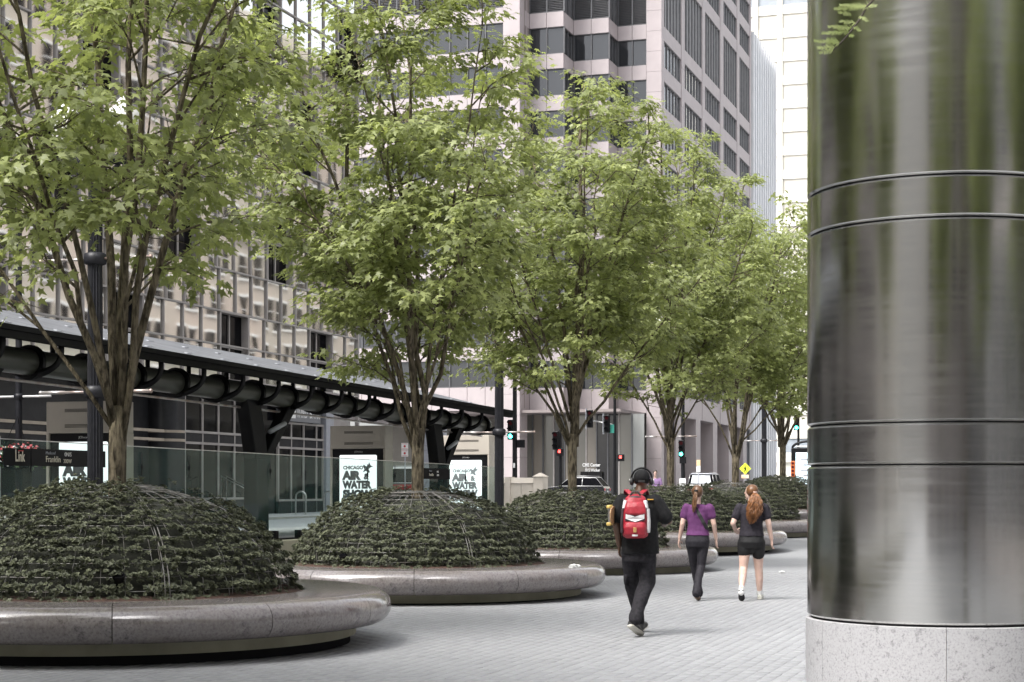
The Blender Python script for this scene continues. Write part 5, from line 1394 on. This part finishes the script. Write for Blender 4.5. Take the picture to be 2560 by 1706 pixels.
# ------------------------------------------------------------------ people
from mathutils import noise as mnoise
def fuse(mb, name, mat, parent, voxel=.009, smooth=4, wr=0.0, wscale=14, matfn=None, mats=None):
    me = mb.mesh('tmp', mat); to = bpy.data.objects.new('tmp', me)
    md = to.modifiers.new('r', 'REMESH'); md.mode = 'VOXEL'; md.voxel_size = voxel
    if smooth: sm_ = to.modifiers.new('s', 'SMOOTH'); sm_.iterations = smooth; sm_.factor = .5
    me2 = bake(to); bpy.data.meshes.remove(me)
    if wr:
        nv = len(me2.vertices); nn = np.empty(nv*3, dtype=np.float32); me2.vertex_normals.foreach_get('vector', nn); nn = nn.reshape(-1,3)
        for v, nr_ in zip(me2.vertices, nn):
            p = v.co.copy(); n = mnoise.noise(Vector((p.x*wscale, p.y*wscale, p.z*wscale*.45))) + .6*mnoise.noise(Vector((p.x*wscale*2, p.y*wscale*2+3, p.z*wscale*1.3)))
            v.co = p + Vector(nr_.tolist())*n*wr
    me2.materials.clear()
    for m in (mats or [mat]): me2.materials.append(m)
    me2.polygons.foreach_set('use_smooth', [True]*len(me2.polygons)); me2.name = name; me2.update()
    return mk(name, me2, parent)
def cap(mb, pts, rad, n=12):
    mb.tube(pts, rad, n)
    for p, r in ((pts[0], rad[0]), (pts[-1], rad[-1])): mb.ell(p, (r*.98, r*.98, r*.98), n, 8)
    for p, r in list(zip(pts, rad))[1:-1]: mb.ell(p, (r, r, r), n, 8)
def loft(mb, rows, n=24, p=2.3):
    rs = []
    for (z, cx, cy, rx, ry) in rows:
        ring = []
        for k in range(n):
            a = 2*math.pi*k/n; c, s = math.cos(a), math.sin(a)
            ring.append((cx + rx*math.copysign(abs(c)**(2/p), c), cy + ry*math.copysign(abs(s)**(2/p), s), z))
        rs.append(ring)
    mb.rings(rs)
def hand(mb, w, D, S, curl=.35, k=1.0):
    w = Vector(w); D = Vector(D).normalized(); S = Vector(S); S = (S - D*S.dot(D)).normalized(); N = D.cross(S)
    rs = []
    for u, wd, th in ((-.01,.026,.020),(.02,.034,.017),(.05,.042,.016),(.085,.041,.014),(.095,.036,.010)):
        c = w + D*u*k; ring = []
        for i in range(12):
            a = 6.283*i/12; ring.append(tuple(c + S*math.cos(a)*wd*k + N*math.sin(a)*th*k))
        rs.append(ring)
    mb.rings(rs)
    for o, L, r in ((.031,.070,.0088),(.0105,.079,.0090),(-.0105,.073,.0086),(-.031,.056,.0078)):
        p = w + D*.088*k + S*o*k; d = D.copy(); pts = [p - D*.02*k, p]; ang = 0
        for f in (.45,.32,.23):
            ang += curl; d = (D*math.cos(ang) + N*math.sin(ang) + S*o*1.2).normalized(); p = p + d*L*f*k; pts.append(p)
        mb.tube(pts, [r*k,r*k,r*k*.96,r*k*.9,r*k*.72], 8)
    p = w + D*.025*k + S*.030*k; pts = [p - S*.01*k]
    for f, (a, b, c) in ((.034,(.55,.80,.2)),(.030,(.75,.55,.35)),(.024,(.85,.35,.45))):
        p = p + (D*a + S*b + N*c).normalized()*f*k; pts.append(p)
    mb.tube(pts, [.0125*k,.0115*k,.010*k,.008*k], 8)
def head_geo(mb, c, yaw=0.0, s=1.0):
    Mz = Matrix.Rotation(yaw, 3, 'Z'); c = Vector(c)
    def at(x, y, z): return tuple(c + Mz @ Vector((x*s, y*s, z*s)))
    mb.ell(at(0,-.008,.02), (.075*s,.094*s,.096*s), 18, 12, Mz); mb.ell(at(0,.022,-.045), (.058*s,.066*s,.068*s), 16, 10, Mz)
    mb.ell(at(0,.100,-.012), (.012*s,.018*s,.020*s), 8, 6, Mz); mb.ell(at(0,.094,.004), (.008*s,.010*s,.028*s), 8, 6, Mz)   # nose
    mb.ell(at(0,.088,-.052), (.024*s,.010*s,.010*s), 10, 6, Mz); mb.ell(at(0,.072,-.095), (.024*s,.022*s,.018*s), 10, 6, Mz)   # mouth, chin
    for sg in (-1,1):
        mb.ell(at(sg*.030,.080,.012), (.013*s,.010*s,.009*s), 8, 6, Mz); mb.ell(at(sg*.074,-.012,-.008), (.010*s,.018*s,.030*s), 8, 6, Mz)
def foot(parent, heel, toe, mat, solemat, w=.046, up=Vector((0,0,1)), h=.085, name='shoe', voxel=.007):
    heel, toe = Vector(heel), Vector(toe); D = (toe-heel); L = D.length; D.normalize(); U = (up - D*up.dot(D)).normalized(); S = D.cross(U)
    mb = MB(); so = MB(); rs, rq = [], []
    for u, ww, hh in ((-.02,.55,.55),(.04,.82,.95),(.25,.86,1.05),(.45,.86,.85),(.65,1.02,.62),(.85,.95,.50),(.97,.62,.36),(1.03,.25,.22)):
        c = heel + D*L*u
        rs.append([tuple(c + S*ww*w*math.cos(a) + U*(.022 + max(0, math.sin(a))*hh*h + min(0, math.sin(a))*.01)) for a in [6.283*i/14 for i in range(14)]])
        rq.append([tuple(c + S*(ww*w+.004)*math.cos(a) + U*(.012+.012*math.sin(a))) for a in [6.283*i/14 for i in range(14)]])
    mb.rings(rs); mb.ell(tuple(heel + D*L*.22 + U*(h*1.05)), (w*.86, w*.95, .055), 12, 8)
    sh = fuse(mb, name, mat, parent, voxel, 3); so.rings(rq).build('sole', solemat, sh, True, sharp=60)
    return sh
def strands(name, mat, parent, root, tip, width, n, wav, r0=.006, seed=1, bulge=.5, drop=(0,-.02,0)):
    rng = random.Random(seed); mb = MB(); root, tip = Vector(root), Vector(tip)
    for i in range(n):
        a = rng.random()*6.283; q = math.sqrt(rng.random()); ph, fr = rng.random()*6.28, rng.uniform(.8,1.3); pts = []; m = 12; ln = rng.uniform(.78,1.04)
        for k in range(m+1):
            u = k/m*ln; env = (math.sin(min(1, u*1.0)*math.pi*.9)**bulge)*width*(1 if u < .75 else 1-(u-.75)*1.6)
            p = root.lerp(tip, u) + Vector(drop)*math.sin(u*math.pi)
            p += Vector((math.cos(a)*env*q, math.sin(a)*env*q*.7, 0)) + Vector((math.sin(ph+u*fr*18), math.cos(ph+u*fr*18), 0))*wav*min(1, u*3)
            pts.append(p)
        mb.tube(pts, [r0*(1-.6*k/m) for k in range(m+1)], 5)
    return mb.build(name, mat, parent, True)

def cloth(name, c1, c2=None, rough=.85, sc=30): return M(name, c1, c2 or tuple(x*1.25 for x in c1), sc, rough, bmp=.15, bscale=220, spec=.2)
SKIN_D = M('skin_brown', (.105,.055,.034), (.085,.044,.027), 12, .5); SKIN_L = M('skin_light', (.62,.44,.37), (.56,.37,.30), 14, .5)
RUB_B = M('black_rubber', (.012,.012,.013), (.02,.02,.02), 20, .6); RUB_W = M('white_rubber', (.62,.60,.54), (.50,.48,.42), 12, .6)

def man():
    o = thing('person', 'man in black shirt and cargo trousers wearing headphones and walking away', 'person', (1.385, 19.0, .013), math.radians(-6))
    b = MB()
    head_geo(b, (.03,.05,1.685), 0.0, 1.03); cap(b, [(.0,.0,1.46),(.025,.035,1.62)], [.065,.058])
    loft(b, [(.90,0,0,.14,.10),(1.05,0,0,.15,.105),(1.25,0,-.01,.165,.11),(1.42,0,-.01,.18,.10),(1.50,0,0,.12,.07)])
    cap(b, [(.185,0,1.47),(.32,.02,1.245),(.27,.25,1.20)], [.058,.046,.034]); cap(b, [(-.195,0,1.47),(-.245,-.05,1.21),(-.215,.06,.98)], [.058,.046,.034])
    hand(b, (.265,.265,1.20), (-.25,.9,.12), (-.4,0,.9), .45); hand(b, (-.213,.068,.965), (.02,.25,-.95), (.25,.9,.2), .55)
    cap(b, [(.095,0,.93),(.07,.02,.56),(-.03,-.30,.23)], [.08,.058,.040]); cap(b, [(-.095,0,.93),(-.07,.17,.56),(-.01,.38,.13)], [.08,.058,.040])
    fuse(b, 'body', SKIN_D, o, .0085, 3)
    blk = cloth('black_cotton', (.010,.010,.011), (.016,.016,.017)); tr = cloth('black_twill', (.014,.0135,.016), (.030,.028,.033), .8)
    t = MB(); loft(t, [(.885,.02,0,.208,.155),(.95,.015,0,.205,.152),(1.1,.01,-.005,.20,.148),(1.28,0,-.01,.205,.145),(1.40,-.005,-.01,.215,.135),(1.475,0,0,.185,.105),(1.525,.005,.01,.10,.075)])
    cap(t, [(.165,0,1.455),(.285,.015,1.29)], [.088,.090], 14); cap(t, [(-.175,0,1.455),(-.235,-.03,1.28)], [.088,.088], 14)
    fuse(t, 'shirt', blk, o, .011, 3, .010, 9)
    p = MB(); loft(p, [(.80,0,.0,.165,.13),(.90,.01,0,.175,.135),(.985,.01,0,.172,.13)])
    cap(p, [(.095,0,.90),(.086,.025,.57),(.012,-.17,.36),(-.03,-.30,.19)], [.105,.088,.078,.068], 14); cap(p, [(-.095,0,.90),(-.078,.17,.57),(-.03,.31,.28),(-.012,.38,.12)], [.105,.086,.072,.066], 14)
    p.ell((.155,.02,.62),(.030,.075,.085)); p.ell((-.145,.09,.60),(.030,.07,.085))
    fuse(p, 'trousers', tr, o, .011, 3, .012, 8)
    foot(o, (-.085,-.335,.115), (.035,-.135,-.004), RUB_B, RUB_W, .050, Vector((0,.45,1)), .085)
    foot(o, (.0,.335,.0), (.055,.61,.05), RUB_B, RUB_W, .047)
    c = MB(); c.ell((.03,.045,1.715), (.092,.110,.094), 20, 12); c.ell((.03,.14,1.72), (.075,.075,.014), 16, 6)
    cp = fuse(c, 'cap', blk, o, .008, 3); MB().box(-.005,.065,-.073,-.058,1.665,1.69).build('cap_strap', RUB_B, cp)
    hp = MB(); hp.tube([(.03+.112*math.cos(a), .045, 1.70+.122*math.sin(a)) for a in [math.pi*k/16 for k in range(17)]], .011, 8)
    h = hp.build('headphones', MAT['black_metal'], o, True)
    for sg in (-1, 1):
        e = MB().ell((.03+sg*.108,.045,1.675), (.026,.036,.044), 14, 9).build('ear_cup', RUB_B, h, True)
        MB().ell((.03+sg*.130,.045,1.675), (.008,.022,.030), 12, 7).build('cup_plate', MAT['chrome'], e, True)
    box('shoulder_print', MAT['sign_grey'], o, -.165,-.105,-.118,-.085,1.472,1.482); box('shoulder_print', M('amber_print', (.55,.30,.04), (.5,.27,.04), 9, .6), o, .095,.16,-.118,-.085,1.472,1.484)
    # rucksack
    k = thing('backpack', 'red and white backpack on the back of the man in black', 'backpack', (0,0,0), 0); k.parent = None
    mw = Matrix.Translation(Vector((1.385,19.0,.013))) @ Matrix.Rotation(math.radians(-6), 4, 'Z'); k.matrix_world = mw
    red = M('red_nylon', (.36,.018,.034), (.27,.012,.024), 25, .5, bmp=.4, bscale=18, bd=.012); wht = M('white_nylon', (.66,.65,.66), (.55,.54,.55), 25, .55, bmp=.3, bscale=20); gry = M('dark_nylon', (.03,.02,.024), (.045,.03,.035), 25, .6)
    cx = -.03
    m = MB(); loft(m, [(1.06,cx,-.215,.10,.06),(1.085,cx,-.225,.135,.085),(1.18,cx,-.235,.148,.10),(1.30,cx,-.23,.148,.10),(1.42,cx,-.22,.135,.09),(1.50,cx,-.205,.105,.07),(1.535,cx,-.19,.06,.04)], 28, 2.8)
    fuse(m, 'pack_body', red, k, .010, 3, .005, 12)
    m = MB(); loft(m, [(1.075,cx,-.31,.09,.03),(1.10,cx,-.325,.115,.045),(1.18,cx,-.335,.120,.05),(1.225,cx,-.33,.110,.04),(1.245,cx,-.315,.09,.025)], 24, 2.8)
    fuse(m, 'lower_pocket', red, k, .009, 3, .004, 14)
    m = MB(); loft(m, [(1.30,cx,-.312,.105,.03),(1.33,cx,-.322,.118,.04),(1.40,cx,-.312,.112,.04),(1.455,cx,-.295,.09,.03)], 24, 2.8)
    fuse(m, 'upper_pocket', red, k, .009, 3, .004, 14)
    def chev(z0, d, th, mt, y, nm, w=.095):
        MB().rings([[(cx-w,yy,z0+d),(cx,yy-.012,z0),(cx+w,yy,z0+d),(cx+w,yy,z0+d+th),(cx,yy-.012,z0+th),(cx-w,yy,z0+d+th)] for yy in (y, y+.03)]).build(nm, mt, k)
    chev(1.238, .035, .055, wht, -.345, 'white_panel', .10); chev(1.228, .030, .014, gry, -.343, 'dark_piping', .11); chev(1.292, .028, .012, gry, -.342, 'dark_piping', .10)
    for sg in (-1,1):
        m = MB(); loft(m, [(1.12,cx+sg*.138,-.235,.022,.07),(1.25,cx+sg*.142,-.24,.022,.075),(1.38,cx+sg*.132,-.235,.022,.065)], 16, 2.4); fuse(m, 'side_pocket', wht if sg > 0 else gry, k, .008, 2, .003)
        m = MB(); loft(m, [(1.38,cx+sg*.120,-.255,.024,.055),(1.47,cx+sg*.105,-.235,.024,.055)], 16, 2.4); fuse(m, 'white_panel', wht, k, .008, 2)
        x0 = cx+sg*.055
        pts = [(x0,-.14,1.535),(x0+sg*.035,-.09,1.565),(x0+sg*.05,-.01,1.575),(x0+sg*.06,.08,1.535),(x0+sg*.06,.135,1.42),(x0+sg*.075,.14,1.25)]
        st = MB(); st.rings([[(p[0]-.026,p[1],p[2]),(p[0]+.026,p[1],p[2]),(p[0]+.026,p[1]+.006,p[2]+.014),(p[0]-.026,p[1]+.006,p[2]+.014)] for p in pts]); st.build('shoulder_strap', red, k, bevel=.003)
    MB().tube([(cx+.05*math.cos(a), -.235, 1.515+.05*math.sin(a)) for a in [math.pi*i/10 for i in range(11)]], .011, 8).build('grab_handle', gry, k, True)
    m = MB(); m.ell((cx,-.245,1.50),(.075,.035,.02),14,8); m.build('top_flap', gry, k, True)
    box('leather_patch', M('tan_patch', (.42,.24,.09), (.36,.2,.07), 20, .6), k, cx-.018, cx+.018, -.392, -.378, 1.125, 1.18, bevel=.004)
    box('white_label', wht, k, cx-.03, cx+.03, -.372, -.360, 1.085, 1.105)
    # skateboard under the left arm, pointing forward
    sk = thing('skateboard', 'wooden skateboard with yellow wheels tucked under the arm of the man in black', 'skateboard', (0,0,0), 0); sk.matrix_world = mw
    wood = M('maple_deck', (.42,.26,.13), (.35,.21,.10), 8, .5, stretch=(1,8,1)); yel = M('yellow_wheel', (.62,.46,.14), (.56,.40,.12), 9, .45)
    rs = []
    for y, w, dx in ((-.36,.03,-.03),(-.34,.075,-.022),(-.27,.10,-.004),(0,.102,0),(.27,.10,-.004),(.36,.05,-.026)):
        rs.append([(-.272+dx,y,1.305-w),(-.272+dx,y,1.305+w),(-.260+dx,y,1.305+w),(-.260+dx,y,1.305-w)])
    MB().rings(rs).build('deck', wood, sk, bevel=.004)
    for y in (-.19,.19):
        tk = MB().box(-.31,-.2725,y-.03,y+.03,1.285,1.325).box(-.325,-.305,y-.012,y+.012,1.22,1.39).build('truck', MAT['chrome'], sk)
        for z in (1.212,1.398):
            w = MB().lathe([(.006,-.018),(.024,-.018),(.029,-.008),(.029,.008),(.024,.018),(.006,.018)], 16, (-.316,y,z), loop=True).build('wheel', yel, tk, True, sharp=45)
man()

def woman_purple():
    o = thing('person', 'woman in purple shirt with straight ponytail and dark flared leggings walking away', 'person', (2.67, 25.05, .013), math.radians(-7))
    b = MB(); head_geo(b, (.0,.04,1.535), -.12, .93); cap(b, [(0,.0,1.32),(0,.03,1.47)], [.052,.045])
    loft(b, [(.86,0,0,.15,.105),(1.0,0,0,.125,.09),(1.15,0,-.005,.135,.095),(1.27,0,-.005,.15,.09),(1.35,0,0,.10,.06)])
    cap(b, [(-.165,0,1.325),(-.215,-.03,1.09),(-.255,.03,.885)], [.044,.036,.026]); cap(b, [(.175,0,1.325),(.235,-.02,1.09),(.265,.06,.875)], [.044,.036,.026])
    hand(b, (-.258,.035,.868), (-.08,.18,-.95), (.35,.9,.1), .30, .92); hand(b, (.267,.065,.858), (.04,.2,-.95), (-.35,.9,.1), .35, .92)
    cap(b, [(.085,0,.86),(.05,-.02,.48),(.0,-.24,.22)], [.085,.055,.034]); cap(b, [(-.085,0,.86),(-.04,.13,.47),(.01,.28,.11)], [.085,.055,.034])
    fuse(b, 'body', SKIN_L, o, .008, 3)
    t = MB(); loft(t, [(.925,0,-.005,.172,.125),(.99,0,0,.155,.112),(1.08,0,0,.143,.105),(1.2,0,-.005,.158,.108),(1.29,0,-.005,.168,.098),(1.345,0,0,.135,.075),(1.375,0,.005,.075,.055)])
    cap(t, [(-.15,0,1.315),(-.185,-.01,1.205)], [.074,.066]); cap(t, [(.165,0,1.315),(.205,-.005,1.205)], [.074,.066])
    fuse(t, 'shirt', cloth('purple_cotton', (.135,.048,.140), (.100,.032,.105), .8, 9), o, .009, 3, .009, 10)
    lg = cloth('charcoal_leggings', (.020,.019,.024), (.030,.028,.034), .7)
    p = MB(); loft(p, [(.76,0,.0,.165,.12),(.84,0,-.01,.178,.130),(.92,0,0,.165,.118),(.97,0,0,.150,.108)])
    cap(p, [(.085,-.005,.84),(.052,-.02,.48),(.015,-.18,.30),(-.01,-.30,.11)], [.092,.062,.056,.066], 14); cap(p, [(-.085,-.005,.84),(-.045,.13,.47),(-.01,.22,.25),(.012,.28,.08)], [.092,.062,.055,.066], 14)
    fuse(p, 'leggings', lg, o, .010, 3, .003, 12)
    foot(o, (-.035,-.325,.085), (.02,-.155,-.002), M('tan_shoe', (.25,.17,.12), (.2,.14,.1), 9, .6), M('tan_sole', (.32,.24,.18), (.28,.2,.15), 9, .6), .040, Vector((0,.2,1)), .05)
    foot(o, (.005,.25,0), (.03,.47,.03), RUB_B, RUB_B, .040, Vector((0,0,1)), .06)
    hair = M('brown_hair', (.085,.042,.022), (.15,.075,.036), 18, .4, stretch=(6,6,.5)); h = MB(); h.ell((0,.02,1.560), (.083,.098,.094), 18, 12)
    hr = fuse(h, 'hair', hair, o, .008, 2)
    strands('ponytail', M('light_brown_hair', (.22,.115,.055), (.12,.06,.03), 20, .38, stretch=(6,6,.5)), hr, (-.02,-.085,1.575), (-.055,-.135,1.265), .034, 70, .003, .0055, 4, .4)
    MB().lathe([(.012,-.012),(.026,-.012),(.026,.012),(.012,.012)], 12, (-.02,-.088,1.57), loop=True).build('hair_tie', RUB_B, hr)
    st = MB(); pts = [(-.055,.06,1.375),(-.045,-.02,1.385),(-.035,-.085,1.335),(.03,-.118,1.22),(.09,-.122,1.11),(.135,-.085,1.03),(.165,0,.985)]
    st.rings([[(x-.022,y-.004,z-.012),(x+.022,y-.004,z+.012),(x+.022,y+.012,z+.012),(x-.022,y+.012,z-.012)] for x, y, z in pts]); st.build('bag_strap', RUB_B, o)
woman_purple()

def woman_black():
    o = thing('person', 'woman in black shirt and shorts with long curly auburn ponytail walking away', 'person', (3.44, 25.0, .013), math.radians(-7))
    b = MB(); head_geo(b, (-.005,.02,1.545), 1.05, .95); cap(b, [(.0,.0,1.32),(0,.02,1.47)], [.055,.047])
    loft(b, [(.80,0,0,.16,.115),(.95,0,0,.14,.10),(1.15,0,-.005,.145,.10),(1.27,0,-.005,.16,.092),(1.36,0,0,.10,.06)])
    cap(b, [(-.175,0,1.325),(-.262,-.05,1.10),(-.225,.13,.99)], [.050,.040,.028]); cap(b, [(.19,0,1.325),(.245,-.05,1.09),(.285,.0,.875)], [.050,.040,.028])
    hand(b, (-.222,.142,.985), (.25,.85,-.15), (.5,0,.85), .4, .92); hand(b, (.287,.004,.858), (.05,.12,-.97), (-.35,.9,.1), .35, .92)
    cap(b, [(-.09,0,.80),(-.115,-.02,.46),(-.13,-.16,.32),(-.145,-.31,.18)], [.098,.060,.058,.034]); cap(b, [(.09,0,.80),(.105,.08,.45),(.115,.10,.29),(.118,.14,.09)], [.098,.060,.056,.034])
    fuse(b, 'body', SKIN_L, o, .008, 3)
    t = MB(); loft(t, [(.915,0,-.005,.180,.128),(.99,0,0,.168,.118),(1.1,0,0,.160,.112),(1.22,0,-.005,.172,.110),(1.30,0,-.005,.178,.100),(1.355,0,0,.135,.075),(1.385,0,.005,.075,.055)])
    cap(t, [(-.16,0,1.315),(-.215,-.02,1.20)], [.078,.072]); cap(t, [(.178,0,1.315),(.215,-.02,1.20)], [.078,.072])
    fuse(t, 'shirt', cloth('black_tee', (.020,.018,.024), (.034,.030,.038), .8), o, .009, 3, .007, 10)
    p = MB(); loft(p, [(.74,0,.0,.175,.125),(.83,0,-.012,.190,.138),(.90,0,0,.178,.125),(.95,0,0,.168,.115)]); cap(p, [(-.095,-.005,.82),(-.104,-.01,.69)], [.106,.096], 14); cap(p, [(.095,-.005,.82),(.100,.015,.665)], [.106,.094], 14); loft(p, [(.68,0,0,.10,.085),(.80,0,0,.15,.12)])
    fuse(p, 'shorts', cloth('black_spandex', (.012,.012,.013), (.018,.018,.019), .6), o, .009, 3, .002, 12)
    for i, (a, c) in enumerate((((-.143,-.290,.195),(-.149,-.325,.12)), ((.118,.136,.165),(.118,.14,.075)))):
        m = MB(); cap(m, [a, c], [.042,.043]); fuse(m, 'sock', MAT['white'], o, .008, 2)
    foot(o, (-.152,-.355,.150), (-.138,-.235,-.004), M('white_shoe', (.62,.62,.58), (.55,.55,.50), 9, .6), RUB_B, .042, Vector((0,.9,.5)), .055)
    foot(o, (.118,.10,0), (.150,.345,.02), M('white_shoe_2', (.62,.62,.56), (.55,.55,.48), 9, .6), RUB_W, .043, Vector((0,0,1)), .06)
    hair = M('auburn_hair', (.10,.045,.020), (.19,.085,.032), 18, .4, stretch=(6,6,.5)); h = MB(); h.ell((.012,.005,1.568), (.088,.100,.092), 18, 12)
    hr = fuse(h, 'hair', hair, o, .008, 2)
    strands('ponytail', M('auburn_curls', (.30,.125,.042), (.13,.055,.022), 26, .38), hr, (.05,-.085,1.545), (.0,-.165,1.105), .115, 150, .014, .0065, 6, .55, (.02,-.03,0))
    MB().lathe([(.012,-.012),(.028,-.012),(.028,.012),(.012,.012)], 12, (.05,-.088,1.55), loop=True).build('hair_tie', SKIN_L, hr)
woman_black()

def distant_person():
    d = 62.0; X = q_(1638)*d; s = SN*X+CS*d; t = -CS*X+SN*d
    o = thing('person', 'passer-by in a lilac top half hidden behind the man in headphones', 'person', (X, d, ground_z(s, t)+.03), math.pi)
    b = MB(); head_geo(b, (0,.03,1.60), 0, .95); cap(b, [(0,0,1.36),(0,.02,1.52)], [.055,.05]); loft(b, [(.85,0,0,.15,.1),(1.1,0,0,.14,.1),(1.3,0,0,.16,.09),(1.4,0,0,.1,.06)])
    cap(b, [(-.18,0,1.36),(-.23,0,1.1),(-.24,.08,.88)], [.05,.04,.03]); cap(b, [(.18,0,1.36),(.23,0,1.1),(.24,.08,.88)], [.05,.04,.03]); hand(b, (-.24,.085,.87), (0,.2,-.95), (.3,.9,0), .3); hand(b, (.24,.085,.87), (0,.2,-.95), (-.3,.9,0), .3)
    cap(b, [(-.09,0,.88),(-.09,.05,.48),(-.09,0,.1)], [.09,.06,.04]); cap(b, [(.09,0,.88),(.09,-.05,.48),(.09,-.1,.1)], [.09,.06,.04])
    fuse(b, 'body', SKIN_L, o, .013, 2)
    t_ = MB(); loft(t_, [(.90,0,0,.17,.125),(1.1,0,0,.16,.115),(1.3,0,0,.175,.105),(1.40,0,0,.11,.07)]); cap(t_, [(-.17,0,1.36),(-.21,0,1.2)], [.065,.06]); cap(t_, [(.17,0,1.36),(.21,0,1.2)], [.065,.06]); fuse(t_, 'shirt', cloth('lilac_cotton', (.28,.18,.34)), o, .013, 2)
    p = MB(); loft(p, [(.78,0,0,.165,.12),(.88,0,0,.175,.125),(.95,0,0,.165,.12)]); cap(p, [(-.09,0,.84),(-.09,.05,.48),(-.09,0,.1)], [.1,.075,.065]); cap(p, [(.09,0,.84),(.09,-.05,.48),(.09,-.1,.1)], [.1,.075,.065]); fuse(p, 'trousers', cloth('navy_cotton', (.03,.035,.06)), o, .013, 2)
    foot(o, (-.09,-.03,0), (-.09,.22,0), RUB_B, RUB_B, voxel=.012); foot(o, (.09,-.13,0), (.09,.12,0), RUB_B, RUB_B, voxel=.012)
    h = MB(); h.ell((0,.01,1.63), (.085,.1,.09), 14, 9); fuse(h, 'hair', M('dark_hair', (.03,.02,.015), (.05,.03,.02), 18, .4), o, .012, 2)
distant_person()
bpy.data.scenes.remove(WORK)
